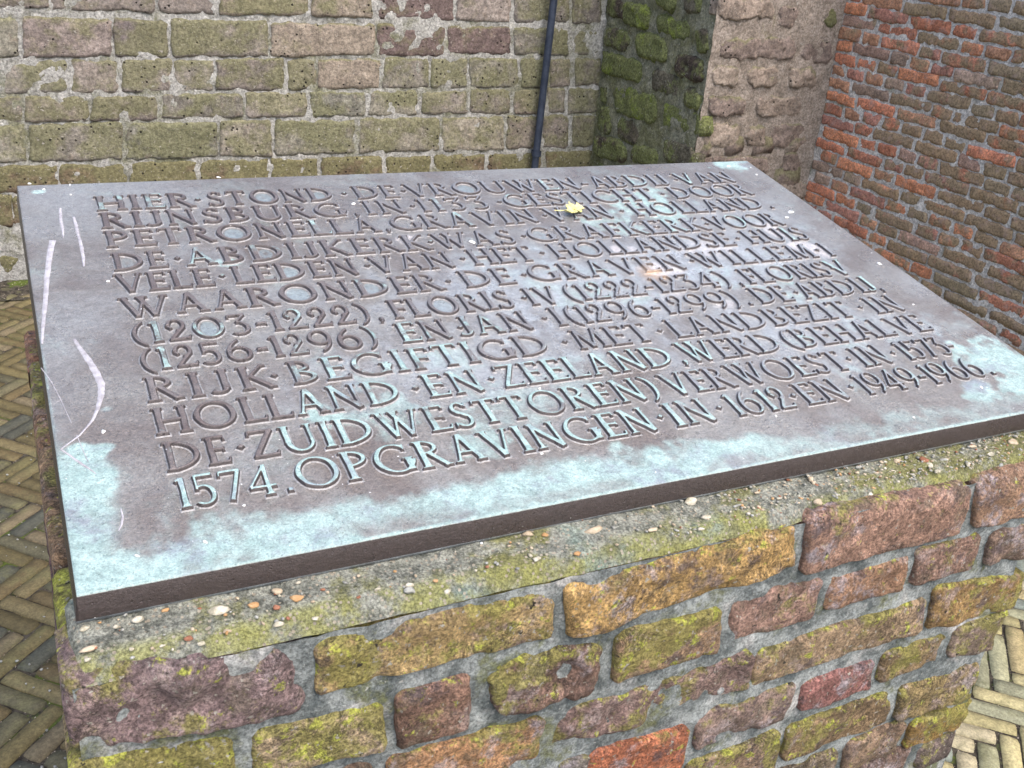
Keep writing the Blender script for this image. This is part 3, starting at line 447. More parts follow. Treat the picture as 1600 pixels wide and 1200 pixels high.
# grit lying in the joints beside the pedestal
def blob(r, rnd, sub=1, squash=.6):
    import bmesh
    bm = bmesh.new(); bmesh.ops.create_icosphere(bm, subdivisions=sub, radius=1)
    V = np.array([v.co[:] for v in bm.verts]); F_ = np.array([[v.index for v in f.verts] for f in bm.faces]); bm.free()
    V = V * (1 + .22 * vnoise(V + rnd.uniform(0, 50), 1.6, 3)[:, None])
    V = V * (1 + .30 * np.sign(vnoise(V + rnd.uniform(0, 50), 1.1, 5))[:, None] * np.abs(vnoise(V + rnd.uniform(0, 50), 1.3, 9))[:, None] ** .5)
    for _ in range(3):        # broken flat sides
        d_ = np.array([rnd.gauss(0, 1), rnd.gauss(0, 1), rnd.gauss(0, .3)]); d_ /= np.linalg.norm(d_); c_ = rnd.uniform(.45, .8)
        t_ = V @ d_; V = V - np.maximum(t_ - c_, 0)[:, None] * d_
    V = V * np.array([rnd.uniform(.6, 1.25), rnd.uniform(.5, .95), squash]) * r
    a = rnd.uniform(0, 6.28); c, s = math.cos(a), math.sin(a)
    return V @ np.array([[c, s, 0], [-s, c, 0], [0, 0, 1]]), F_
rnd = random.Random(4); parts = []
for i in range(50):
    x = -.02 - abs(rnd.gauss(0, .08)); y = rnd.uniform(.6, 2.2) if i % 3 else rnd.uniform(.6, 1.25)
    V, F_ = blob(rnd.uniform(.0018, .0055), rnd, 1)
    parts.append((V + np.array((x, y, .001)), F_, (1, 1, 1, 1)))
V, Q, Cc = join(parts)
put('joint_grit', mesh('joint_grit', V, Q, M_PEB[4], Cc), pavement, kind='stuff')

# ------------------------------------------------------------------ back wall of tuff blocks
ZT = 1.85
wall = thing('tuff_wall', 'mossy grey-brown tuff stone wall running behind the plaque on the left', 'wall', (0, YB, 0))
fw = Frame((0, YB, 0), (1, 0, 0), (0, 0, 1), (0, -1, 0))
V, Q = bed(fw, -.6, XC + .02, -.04, 1.5, .014, -.003, .007, 26, 5); centred('mortar', V, Q, M_TMOR, wall, kind='stuff')
bx = lambda x0, x1, y0, y1, z0, z1: (np.array([(x, y, z) for x in (x0, x1) for y in (y0, y1) for z in (z0, z1)], float),
     np.array([(0, 1, 3, 2), (4, 6, 7, 5), (0, 4, 5, 1), (2, 3, 7, 6), (0, 2, 6, 4), (1, 5, 7, 3)]))
V, Q = bx(-3.2, XC + .1, YB + .012, YB + .5, -.3, ZT); centred('wall_core', V, Q, M_TMOR, wall)
TUFFC = [(.255, .225, .19), (.28, .245, .205), (.245, .22, .185), (.30, .265, .225), (.235, .20, .18)]
rnd = random.Random(11)
for i, q in enumerate(TUFF):
    cx, cz = (q[0][0] + q[1][0]) / 2, (q[0][1] + q[2][1]) / 2
    kk = rnd.uniform(.85, 1.12); c = [x * kk * rnd.uniform(.96, 1.04) for x in rnd.choice(TUFFC)]; moss = .62 + rnd.uniform(-.14, .14)
    if 1.0 < cx < 2.0 and cz > .85: moss = .36 + rnd.uniform(-.1, .1)
    if 1.38 < cx < 1.9 and cz > .86: c = [.165, .12, .11]
    if .95 < cx < 1.35 and cz > .8: c = [.29, .24, .19]
    if cx > 2.02: moss = .7; c = [x * .95 for x in c]
    if cz < .45: moss = .8; c = [.17, .12, .08]
    q = grow([(a + rnd.uniform(-.005, .005), b + rnd.uniform(-.005, .005)) for a, b in q], .005)
    V, Q = block(fw, q, .013, .05, rnd.uniform(.001, .005), .004, .0035, .0050, i, 24)
    centred('stone_block', V, Q, M_TUFF, wall, (*c, moss))
# the wall goes on past the frame: upwards, to the left and down to the paving
parts = []; z = .225
def courses(fr, a0, a1, z0, z1, hmin, hmax, lmin, lmax, joint, cell, relief, cols, seed, proud=.004, rnd_=.012):
    r = random.Random(seed); out = []; z = z0; k = 0
    while z < z1:
        h = r.uniform(hmin, hmax); a = a0 - r.uniform(0, lmax)
        while a < a1:
            l = r.uniform(lmin, lmax) if r.random() < .6 else lmin
            x0, x1 = max(a, a0), min(a + l, a1)
            if x1 - x0 > lmin * .3:
                k += 1; V, Q = block(fr, rect(x0, x1, z, min(z + h, z1 + .1)), cell, .05, proud + r.uniform(0, .004), relief, rnd_, joint * .2, seed + k, 24)
                c = r.choice(cols); out.append((V, Q, (*c, r.uniform(.4, .75))))
            a += l + joint
        z += h + joint
    return out
parts = courses(fw, -.1, XC - .02, 1.20, ZT - .05, .10, .14, .16, .34, .025, .05, .005, TUFFC, 50)
parts += courses(fw, -3.1, -.16, .02, ZT - .05, .10, .14, .16, .34, .025, .05, .005, TUFFC, 90)
parts += courses(fw, -.1, XC - .02, .02, .13, .09, .10, .16, .34, .025, .03, .005, [(.13, .10, .06)], 70)
V, Q, Cc = join(parts); centred('stonework', V, Q, M_TUFF, wall, Cc, kind='stuff')
V, Q = bed(fg, -3.1, XC, YB - .22, YB + .01, .012, .004, .012, 30, 63); soil = centred('soil_strip', V, Q, M_SOIL, None); soil['kind'] = 'structure'
# ------------------------------------------------------------------ buttress: mossy flank and mortared face
butt = thing('stone_buttress', 'old stone buttress with dark green mossy flank and beige mortar smeared face', 'buttress', (XC, YP, 0))
fm = Frame((XC, 0, 0), (0, 1, 0), (0, 0, 1), (-1, 0, 0))
V, Q = bed(fm, YP + .002, YB + .03, .0, 1.5, .012, .002, .011, 22, 15); centred('flank_mortar', V, Q, M_MMOR, butt, kind='stuff')
V, Q = bx(XC + .014, XR + .1, YP + .014, YB + .5, -.3, 1.74); centred('buttress_core', V, Q, M_PMOR, butt)
rnd = random.Random(5)
for i, q in enumerate(MOSS):
    q = grow(q, .013)
    bright = i in (1, 2, 3, 6, 11, 12, 8)
    V, Q = block(fm, q, .011, .06, rnd.uniform(.006, .02), .008, .024, .008, 200 + i, 22)
    centred('stone_block', V, Q, M_MOSS, butt, (*rnd.choice([(.13, .11, .08), (.17, .15, .11), (.10, .075, .06)]), (.85 if bright else rnd.uniform(.35, .6))))
fp = Frame((0, YP, 0), (1, 0, 0), (0, 0, 1), (0, -1, 0))
V, Q = bed(fp, XC - .004, XR + .02, .0, 1.5, .010, -.001, .009, 20, 25); centred('face_mortar', V, Q, M_PMOR, butt, kind='stuff')
PIERC = [(.30, .24, .195), (.25, .195, .165), (.23, .18, .155), (.33, .27, .22)]
for i, q in enumerate(PIER):
    g = (.12, .13, .06) if i == 2 else rnd.choice(PIERC)
    V, Q = block(fp, q, .009, .06, rnd.uniform(.004, .010), .009, .020, .009, 300 + i, 24)
    centred('stone_block', V, Q, M_TUFF, butt, (*g, .25 if i != 2 else .8))
parts = courses(fp, XC + .02, XR - .05, 1.30, 1.68, .09, .12, .10, .26, .05, .05, .006, PIERC, 150, .012)
parts += courses(fp, XC + .02, XR - .05, .02, .62, .08, .11, .10, .26, .05, .05, .006, PIERC, 170, .012)
V, Q, Cc = join(parts); centred('face_stonework', V, Q, M_TUFF, butt, Cc, kind='stuff')
parts = courses(fm, YP + .03, YB - .02, 1.27, 1.68, .09, .13, .12, .26, .03, .05, .006, [(.12, .12, .07)], 190, .01)
parts += courses(fm, YP + .03, YB - .02, .02, .42, .09, .13, .12, .26, .03, .05, .006, [(.10, .08, .05)], 191, .01)
V, Q, Cc = join(parts); centred('flank_stonework', V, Q, M_MOSS, butt, Cc, kind='stuff')

# ------------------------------------------------------------------ red brick wall on the right
rw = thing('red_brick_wall', 'weathered red brick wall with thick pale joints at the right edge', 'wall', (XR, YP, 0))
fr_ = Frame((XR, YP, 0), (0, -1, 0), (0, 0, 1), (-1, 0, 0))      # a runs towards the viewer
V, Q = bed(fr_, -.02, 1.75, .0, 1.5, .008, -.0022, .0032, 34, 35); centred('mortar', V, Q, M_RMOR, rw, kind='stuff')
V, Q = bx(XR + .012, XR + .5, YP - 4.6, YP + .2, -.3, 1.70); centred('wall_core', V, Q, M_RMOR, rw)
REDC = [(.32, .125, .075), (.30, .125, .08), (.26, .12, .09), (.35, .145, .08), (.25, .155, .12), (.28, .145, .09), (.21, .145, .11)]
rnd = random.Random(21); pitch = .0492; cand = []
row = 0; z = .02
while z < 1.62:
    a = -.02 - (0 if row % 2 else .06) + rnd.uniform(-.01, .01); seq = rnd.randint(0, 1)
    while a < 4.5:
        l = (.205 if rnd.random() < (.62 if seq else .3) else .098) + rnd.uniform(-.008, .008); seq = 1 - seq
        cand.append((max(a, 0.002), a + l, z, row)); a += l + .0125
    z += pitch; row += 1
camv = np.array(CAM_LOC); Rm = np.array(CAM_ROT)
def seen(p):
    q = Rm.T @ (np.array(p) - camv)
    if q[2] > -.1: return None
    f = LENS / 36; x, y = -q[0] / q[2] * f, -q[1] / q[2] * f
    return (abs(x) < .53 and abs(y) < .40, q[2])
vis = []; rest = []
for a0, a1, z, row in cand:
    if a1 - a0 < .03: continue
    p = (XR, YP - (a0 + a1) / 2, z + .02); s = seen(p)
    under = False
    if s and s[0]:      # what the plaque hides goes with the rest
        d = np.array(p) - camv; t = (1.0 - camv[2] + 0.1) / d[2] if d[2] < 0 else 9
        hx, hy = camv[0] + d[0] * t, camv[1] + d[1] * t
        under = 0 < t < 1 and hx < 1.08 and hy < .72
    (vis if (s and s[0] and not under) else rest).append((a0, a1, z, row, s[1] if s else -99))
vis.sort(key=lambda t: -t[4]); rest += vis[300:]; vis = vis[:300]
def redspec(a0, a1, z, row):
    r = random.Random(int(a0 * 1e4) * 31 + row); c = r.choice(REDC)
    # olive-brown soot and algae: strongest low down and in the middle; fresh red near the buttress
    c = (c[0] * 1.6, c[1] * 1.65, c[2] * 1.65); m_ = .46 + .18 * fbm(np.array([[a0 * 1.0, z, 0]]), 3.2, 2, 5)[0] + r.uniform(-.28, .28)
    m_ += .16 * min(1, max(0, (a0 - .3) / .6))
    if a0 < .25: m_ -= .30
    if z < .62: m_ += .10
    dj = [r.uniform(-.0028, .0028) for _ in range(8)]
    wv = .006 * math.sin(a0 * 5 + row * .35)
    q = ((a0 + dj[0], z + .0425 + dj[1] + wv), (a1 + dj[2], z + .0425 + dj[3] + wv), (a1 + dj[4], z + dj[5] + wv), (a0 + dj[6], z + dj[7] + wv))
    k = r.uniform(.8, 1.15)
    return q, (c[0] * k, c[1] * k, c[2] * k, m_), r
for i, (a0, a1, z, row, _) in enumerate(vis):
    q, tc, r = redspec(a0, a1, z, row)
    V, Q = block(fr_, q, .0075, .03, r.uniform(.0005, .0035), .0035, .003, .0042, 400 + i, 40)
    centred('brick', V, Q, M_RED, rw, tc)
parts = []
for i, (a0, a1, z, row, _) in enumerate(rest):
    q, tc, r = redspec(a0, a1, z, row)
    V, Q = block(fr_, q, .022 if a0 < 2.0 else .06, .03, r.uniform(.0005, .003), .003, .004, .003 if a0 < 2.0 else .001, 800 + i, 40); parts.append((V, Q, tc))
V, Q, Cc = join(parts); centred('brickwork', V, Q, M_RED, rw, Cc, kind='stuff')

# ------------------------------------------------------------------ pipe on the tuff wall
pipe = thing('conduit_pipe', 'thin dark blue-grey pipe running down the mossy tuff wall', 'pipe', (2.21, YB - .05, 0))
def tube(path, r, n=16):
    V = []; Q = []
    for k, p in enumerate(path):
        p = np.array(p); d = np.array(path[min(k + 1, len(path) - 1)]) - np.array(path[max(k - 1, 0)]); d = d / np.linalg.norm(d)
        u_ = np.cross(d, (0, 1, 0)); u_ /= np.linalg.norm(u_); v_ = np.cross(d, u_)
        for j in range(n):
            a = 2 * math.pi * j / n; V.append(p + r * (math.cos(a) * u_ + math.sin(a) * v_))
    for k in range(len(path) - 1):
        for j in range(n): Q.append((k * n + j, k * n + (j + 1) % n, (k + 1) * n + (j + 1) % n, (k + 1) * n + j))
    return np.array(V), np.array(Q)
slope = (2.2258 - 2.2107) / (.1337 + .5697)
px_ = lambda z: 2.2107 + slope * (z - .4303)
V, Q = tube([(px_(z), YB - .045 + .003 * math.sin(z * 3), z) for z in np.linspace(.0, ZT, 30)], .0168)
centred('pipe_run', V, Q, M_PIPE, pipe)
for z in (.46, 1.62):
    V, Q = tube([(px_(z), YB - .045, z - .012), (px_(z), YB - .045, z + .012)], .0225); centred('clamp_band', V, Q, M_PIPE, pipe)
    V, Q = bx(px_(z) - .006, px_(z) + .006, YB - .045, YB + .02, z - .008, z + .008); centred('clamp_stem', V, Q, M_PIPE, pipe)

# ------------------------------------------------------------------ pedestal
ped = thing('brick_pedestal', 'waist-high lichen-covered brick pedestal carrying the bronze plaque', 'pedestal', (.55, .28, 0))
X0, X1, F0, F1 = -.016, 1.10, -.05, .60
ff = Frame((0, F0, 0), (1, 0, 0), (0, 0, 1), (0, -1, 0))
V, Q = bed(ff, X0 + .004, X1 - .004, .0, .947, .005, -.0038, .0034, 45, 44); centred('mortar', V, Q, M_CEM, ped, kind='stuff')
V, Q = bx(X0 + .012, X1 - .012, F0 + .011, F1 - .012, -.1, .938); centred('pedestal_core', V, Q, M_CEM, ped)
FBC = [((.20, .155, .16), .50), ((.36, .28, .14), .58), ((.37, .26, .11), .46), ((.27, .18, .14), .36), ((.34, .23, .16), .38),
       ((.30, .24, .14), .66), ((.36, .30, .20), .72), ((.20, .13, .10), .38), ((.16, .11, .09), .55), ((.28, .20, .13), .66),
       ((.26, .18, .15), .40), ((.28, .18, .12), .38), ((.22, .15, .12), .42), ((.20, .15, .12), .40),
       ((.36, .22, .12), .50), ((.19, .14, .13), .52), ((.27, .21, .14), .58), ((.26, .18, .08), .56), ((.20, .19, .18), .4), ((.40, .16, .09), .34),
       ((.22, .17, .15), .45), ((.25, .13, .12), .30), ((.21, .16, .09), .52), ((.20, .16, .13), .48), ((.24, .18, .13), .6), ((.20, .15, .09), .6), ((.22, .18, .09), .52),
       ((.24, .18, .13), .5), ((.25, .17, .06), .55)]
for i, q in enumerate(FRONT_BRICKS):
    q = grow(q, .0052)
    c, ms = FBC[i]; rough = {0: 2.0, 8: 3.2, 15: 1.9}.get(i, 1)
    V, Q = block(ff, q, .0042, .07, .001 + (i % 5) * .0011, (.0050 * rough), .0042 if rough < 3 else .010, .0016 * rough ** .5, 500 + i, 42, topcut=(.008 if i < 5 else 0))
    centred('brick', V, Q, M_OLD, ped, (*[x * 1.35 for x in (c[0] * 1.18, c[1] * 1.08, c[2] * 1.02)], ms + .02))
rnd = random.Random(3)
# lower courses, and the other three faces, laid in the same bond
def lay(fr, a0, a1, zlist, cell, seed):
    r = random.Random(seed)
    for k, (z0, z1) in enumerate(zlist):
        a = a0; stretcher = k % 2 == 0
        if not stretcher: a = a0
        first = True
        while a < a1 - .02:
            l = .247 if stretcher else .117
            if first and not stretcher: l = .117
            first = False
            b = min(a + l, a1)
            if a1 - b < .06: b = a1
            c, ms = r.choice(FBC)
            V, Q = block(fr, [(x + r.uniform(-.002, .002), y + r.uniform(-.002, .002)) for x, y in rect(a, b, z0, z1)], cell, .05, r.uniform(0, .005), .003, .008, .002, seed + int(a * 100) + k * 50, 42)
            centred('brick', V, Q, M_OLD, ped, (*c, ms)); a = b + .014
ZL = [(.9565 - .072 * (k + 1) + .012, .9565 - .072 * k) for k in range(13)]
lowz = [z for z in ZL if z[1] < .53]
lay(ff, X0, X1, lowz, .012, 600)
# a few pieces that fill the part of the seen courses left of the frame's foot
for a0, a1, z0, z1 in ((-.014, .105, .735, .782), (.125, .235, .735, .785), (-.014, .20, .665, .712), (.22, .43, .665, .705), (-.014, .11, .59, .64), (.13, .24, .59, .64), (.26, .36, .59, .64), (.38, .49, .59, .64), (.51, .605, .588, .636), (-.014, .22, .525, .572), (.235, .45, .525, .572), (.465, .67, .525, .572), (.685, .868, .525, .572)):
    c, ms = rnd.choice(FBC)
    V, Q = block(ff, rect(a0, a1, z0, z1), .006, .05, rnd.uniform(0, .005), .0028, .008, .002, int(a0 * 100) + 900, 42); centred('brick', V, Q, M_OLD, ped, (*c, ms))
fl = Frame((X0, 0, 0), (0, -1, 0), (0, 0, 1), (-1, 0, 0)); fR = Frame((X1, 0, 0), (0, 1, 0), (0, 0, 1), (1, 0, 0)); fB = Frame((0, F1, 0), (-1, 0, 0), (0, 0, 1), (0, 1, 0))
for fr2, a0, a1, sd2 in ((fl, -F1, -F0 - .005, 1000), (fR, F0 + .005, F1, 1200), (fB, -X1, -X0, 1400)):
    V, Q = bed(fr2, a0 + .003, a1 - .003, 0, .945, .02, -.006, .004, 45, sd2); centred('side_mortar', V, Q, M_CEM, ped, kind='stuff')
    zz = ZL if sd2 != 1000 else ZL[1:]
    lay(fr2, a0, a1, zz, .014, sd2)
# left top course: its upper side is seen as a strip beside the plaque
ft = Frame((0, 0, .957), (0, 1, 0), (1, 0, 0), (0, 0, 1))
a = F0 + .055
for k, (l, c, ms) in enumerate(((.115, (.22, .22, .11), 1.0), (.22, (.46, .30, .18), .38), (.10, (.40, .24, .15), .45), (.115, (.36, .24, .16), .55), (.10, (.42, .22, .14), .3))):
    V, Q = block(ft, ((a, .03), (a + l - .01, .03), (a + l - .01, X0), (a, X0)), .005, .06, .0, .0018, .005, .0018, 1600 + k, 42)
    centred('brick', V, Q, M_OLD, ped, (*c, ms)); a += l + .003
# the sloping screed under the plaque's front edge
scr_n, scr_m = 260, 22
xs = np.linspace(X0 + .006, 1.112, scr_n); tt = np.linspace(0, 1, scr_m)
S, T = np.meshgrid(xs, tt, indexing='ij')
EX = .0045 * (1 - smooth(S, .68, .74)) - .005 * smooth(S, .68, .74)
y = .03 - T * (.072 + EX); z = .9780 - T * .0165 - .013 * np.clip((T - .80) / .20, 0, 1) ** 2 - smooth(S, .68, .74) * T * .003
z = z + .0 * S
P = np.stack([S, y, z], -1); nn = fbm(P, 55, 3, 9) * .0022 + fbm(P, 14, 2, 12) * .0028 - .001
P[..., 2] += nn; P[..., 1] -= nn * .4
edge = np.clip(1 - (S - xs[0]) / .006, 0, 1); P[..., 2] -= edge * .008
V = P.reshape(-1, 3); Q = gridq(scr_n, scr_m)[:, ::-1]
screed = centred('mortar_screed', V, Q, M_SCR, ped)
V, Q = bx(X0 + .016, 1.105, -.02, .56, .936, .9675); centred('mortar_bed', V, Q, M_SCR, ped)
# wedge that carries the sloping plate
def wedge(x0, x1, y0, y1, z0, zs):
    V = np.array([(x, y_, z_) for x in (x0, x1) for (y_, z_) in ((y0, z0), (y0, zs(y0)), (y1, z0), (y1, zs(y1)))])
    return V, np.array([(0, 1, 3, 2), (4, 6, 7, 5), (0, 4, 5, 1), (2, 3, 7, 6), (0, 2, 6, 4), (1, 5, 7, 3)])
V, Q = wedge(.012, 1.09, .03, .585, .95, lambda y_: 1.0 - .0300 + y_ * math.tan(math.radians(TILT))); centred('plate_bedding', V, Q, M_SCR, ped)
# pebbles and shell bits set in the screed
sc_loc = np.array(screed.location) + np.array(ped.location)
def screed_z(x, y_):
    T_ = (.03 - y_) / .0755; return .9780 - T_ * .0165 - (.003 * T_ if x > .72 else 0)
rnd = random.Random(8)
for x, y_, s, c in PEBBLES:
    y_ = min(y_, -.002)
    V, F_ = blob(s * 1.25, rnd, 2, .26); V = V * np.array((1, .62, 1))
    me = mesh('pebble', V, F_, M_PEB[c], flat=s < .006); put('pebble', me, screed, tuple(np.array((x, y_, screed_z(x, y_) + .0006)) - sc_loc), (.2, 0, 0))
for ci in range(5):
    parts = []
    for i in range((110, 130, 40, 50, 220)[ci]):
        x = rnd.uniform(0, 1.1); x = x if rnd.random() < .35 else rnd.uniform(.62, 1.1); y_ = rnd.uniform(-.043 if x < .68 else -.035, .002)
        V, F_ = blob(rnd.uniform(.0010, .0033), rnd, 1, .42)
        parts.append((V + np.array((x, y_, screed_z(x, y_) + .0008)), F_, (1, 1, 1, 1)))
    V, Q, Cc = join(parts); me = mesh('gravel_grains', V - sc_loc, Q, M_PEB[ci]); put('gravel_grains', me, screed, kind='stuff')

# ------------------------------------------------------------------ the bronze plaque
PW_, PH_, TH = 1.2, .7564, .0255
plaque = thing('memorial_plaque', 'large tilted bronze plaque with raised Dutch inscription and turquoise verdigris', 'plaque', (0, 0, 1.0), (math.radians(TILT), 0, 0))
CAP = .0418
# --- lettering: every glyph is a height field built from flared strokes and modelled bowls (cap height = 1)
def G_stroke(p, q, w, s0=.0, s1=.0, taper=0.):
    (x0, y0), (x1, y1) = p, q; L_ = math.hypot(x1 - x0, y1 - y0); tx, ty = (x1 - x0) / L_, (y1 - y0) / L_
    def f(X, Y):
        t = (X - x0) * tx + (Y - y0) * ty; d = np.abs((X - x0) * -ty + (Y - y0) * tx)
        hw = w / 2 * (1 + .10 * (2 * t / L_ - 1) ** 2 + taper * (t / L_ - .5))
        hw = hw + s0 * np.clip(1 - t / .15, 0, 1) ** 2 + s1 * np.clip(1 - (L_ - t) / .15, 0, 1) ** 2
        return np.minimum(np.minimum(hw - d, t), L_ - t)
    return f
def G_serif(x, y, l, r, up):     # flat slab serif with bracket; y is the outer edge
    def f(X, Y):
        t = (Y - y) * (1 if up else -1)
        hw = .035 * 0 + .045 + .03 * np.exp(-np.abs(X - x) / .06)
        return np.minimum(np.minimum(t, hw - t), np.minimum(X - (x - l), (x + r) - X))
    return f
def _ell(X, Y, cx, cy, a, b):
    px, py = X - cx, Y - cy; k1 = np.sqrt((px / a) ** 2 + (py / b) ** 2) + 1e-9; k2 = np.sqrt((px / a ** 2) ** 2 + (py / b ** 2) ** 2) + 1e-9
    return -(k1 * (k1 - 1) / k2)
def G_ring(cx, cy, a, b, ws, wt, cut=None, shift=0.):
    def f(X, Y):
        r = np.minimum(_ell(X, Y, cx, cy, a, b), -_ell(X, Y, cx + shift, cy, a - ws, b - wt))
        if cut: r = np.minimum(r, cut(X, Y))
        return r
    return f
def hp(nx, ny, c):           # half plane nx*X+ny*Y > c
    L_ = math.hypot(nx, ny); return lambda X, Y: (nx * X + ny * Y - c) / L_
def AND(*fs): return lambda X, Y: np.minimum.reduce([f(X, Y) for f in fs])
def OR(*fs): return lambda X, Y: np.maximum.reduce([f(X, Y) for f in fs])
SW, TW = .142, .092
def stem(x, y0=0, y1=1, w=SW, sb=1, st=1):
    fs = [G_stroke((x, y0), (x, y1), w, .028 * sb, .028 * st)]
    if sb: fs.append(G_serif(x, y0, w / 2 + .065, w / 2 + .065, True))
    if st: fs.append(G_serif(x, y1, w / 2 + .065, w / 2 + .045, False))
    return fs
GL = {}
def D(ch, w, fs, pool=()): GL[ch] = (w, fs, pool)
def arm(x0, x1, y, ser=.10, up=True, down=True):
    fs = [G_stroke((x0, y), (x1, y), TW * .85)]
    if up: fs.append(G_stroke((x1 - .02, y - TW * .3), (x1 + .01, y + ser), .055))
    if down: fs.append(G_stroke((x1 - .02, y + TW * .3), (x1 + .01, y - ser), .055))
    return fs
D('H', .80, stem(.14) + stem(.66) + [G_stroke((.14, .5), (.66, .5), TW * .85)])
D('I', .28, stem(.14))
D('J', .40, stem(.28, .16, 1, sb=0) + [G_ring(.12, .20, .222, .20, .12, .075, AND(hp(1, -1.6, -.20), hp(0, -1, -.20))), G_stroke((.0, .03), (.02, .17), .05)])
D('E', .56, stem(.14) + arm(.14, .50, .962, .13, False, True) + arm(.14, .44, .52, .075) + arm(.14, .53, .040, .15, True, False))
D('F', .52, stem(.14) + arm(.14, .49, .962, .13, False, True) + arm(.14, .42, .50, .075))
D('L', .54, stem(.14) + arm(.14, .52, .040, .15, True, False))
D('T', .66, stem(.33, st=0) + [G_stroke((.04, .960), (.62, .960), TW * .85), G_stroke((.05, .99), (.035, .84), .055), G_stroke((.61, .99), (.625, .84), .055)])
D('N', .84, stem(.14, w=.09, sb=1, st=1) + stem(.68, w=.09, sb=0, st=1) + [G_stroke((.10, 1.0), (.70, .0), .13)])
D('M', .95, [G_stroke((.12, 0), (.20, 1), .085, .02), G_serif(.12, 0, .10, .10, True), G_stroke((.20, 1.0), (.47, .05), .125), G_stroke((.47, .05), (.76, 1.0), .085), G_stroke((.76, 1.0), (.82, 0), .125, 0, .02), G_serif(.82, 0, .12, .11, True), G_serif(.17, 1, .10, .02, False), G_serif(.79, 1, .02, .10, False)])
D('V', .78, [G_stroke((.12, 1), (.40, -.01), .13), G_stroke((.66, 1), (.40, -.01), .08), G_serif(.12, 1, .12, .12, False), G_serif(.66, 1, .10, .10, False)])
D('A', .78, [G_stroke((.12, 0), (.37, 1.02), .08), G_stroke((.66, 0), (.37, 1.02), .13), G_serif(.12, 0, .10, .10, True), G_serif(.66, 0, .12, .12, True), G_stroke((.22, .34), (.56, .34), TW * .8)], [(.39, .5, .10, .12)])
D('W', 1.14, [G_stroke((.12, 1), (.37, -.01), .12), G_stroke((.58, 1), (.37, -.01), .08), G_stroke((.46, 1), (.76, -.01), .12), G_stroke((1.02, 1), (.76, -.01), .08), G_serif(.12, 1, .12, .11, False), G_serif(.50, 1, .12, .17, False), G_serif(1.02, 1, .10, .10, False)])
D('K', .74, stem(.14) + [G_stroke((.17, .46), (.56, 1.0), .08), G_stroke((.26, .56), (.66, .0), .125), G_serif(.58, 1, .08, .08, False), G_serif(.66, 0, .10, .10, True)])
D('O', .98, [G_ring(.48, .5, .47, .52, .135, .075)], [(.48, .5, .30, .40)])
D('0', .84, [G_ring(.41, .5, .40, .52, .12, .075)], [(.41, .5, .25, .40)])
D('G', .90, [G_ring(.48, .5, .47, .52, .135, .075, OR(hp(-1, 0, -.60), AND(hp(0, -1, -.40), hp(0, 1, -.1)), AND(hp(0, 1, .80), hp(-1, 0, -.76)))), *stem(.76, .03, .48, sb=0), G_stroke((.77, .96), (.75, .76), .055)], [(.42, .5, .24, .36)])
D('C', .84, [G_ring(.48, .5, .47, .52, .135, .075, OR(hp(-1, 0, -.62), AND(hp(0, 1, .80), hp(-1, 0, -.80)), AND(hp(0, -1, -.16), hp(-1, 0, -.82)))), G_stroke((.79, .97), (.78, .77), .055)], [(.42, .5, .24, .36)])
D('D', .90, stem(.14) + [G_ring(.14, .5, .70, .50, .135, .075, hp(1, 0, .14))], [(.42, .5, .22, .36)])
D('U', .84, stem(.14, .36, 1, sb=0) + stem(.68, .36, 1, w=.09, sb=0) + [G_ring(.407, .37, .33, .385, .115, .085, hp(0, -1, -.37), .012)])
D('P', .62, stem(.14) + [G_ring(.14, .72, .43, .28, .12, .07, hp(1, 0, .14))], [(.32, .72, .12, .15)])
D('R', .70, stem(.14) + [G_ring(.14, .74, .41, .26, .12, .07, hp(1, 0, .14)), G_stroke((.30, .52), (.62, .0), .125), G_serif(.63, 0, .10, .10, True)], [(.30, .74, .12, .13)])
D('B', .66, stem(.14) + [G_ring(.14, .755, .36, .245, .115, .07, hp(1, 0, .14)), G_ring(.14, .27, .44, .27, .125, .072, hp(1, 0, .14))], [(.30, .27, .12, .13), (.28, .75, .09, .1)])
D('S', .58, [G_ring(.29, .745, .22, .265, .11, .08, OR(hp(-1, 0, -.27), hp(0, 1, .83))), G_ring(.27, .265, .25, .28, .115, .08, OR(hp(1, 0, .27), hp(0, -1, -.17))), G_stroke((.16, .64), (.40, .42), .115), G_stroke((.49, .97), (.47, .79), .05), G_stroke((.04, .03), (.05, .22), .05)])
D('Z', .66, [G_stroke((.06, .960), (.62, .960), TW * .85), G_stroke((.57, .97), (.11, .03), .125), G_stroke((.06, .042), (.60, .042), TW * .85), G_stroke((.07, .99), (.06, .82), .055), G_stroke((.59, .02), (.62, .18), .055)])
D('1', .30, [G_stroke((.16, 0), (.16, .99), SW, .035, 0), G_stroke((.02, .87), (.17, .98), .07), G_serif(.16, 0, .12, .12, True)])
D('2', .60, [G_ring(.28, .72, .25, .29, .115, .075, OR(hp(1, 0, .26), hp(0, 1, .70))), G_stroke((.07, .68), (.16, .56), .08), G_stroke((.47, .62), (.09, .04), .11), G_stroke((.05, .045), (.55, .045), TW), G_stroke((.53, .02), (.57, .18), .055)])
D('3', .60, [G_stroke((.06, .955), (.50, .955), TW * .9), G_stroke((.05, .98), (.04, .82), .05), G_stroke((.48, .95), (.22, .60), .075), G_ring(.25, .30, .29, .32, .125, .075, OR(hp(1, 0, .22), hp(0, -1, -.08)))])
D('4', .72, [G_stroke((.48, 0), (.48, 1.02), .12, .03), G_stroke((.50, 1.0), (.04, .30), .075), G_stroke((.03, .29), (.68, .29), TW * .9), G_serif(.48, 0, .12, .12, True)], [(.38, .45, .08, .1)])
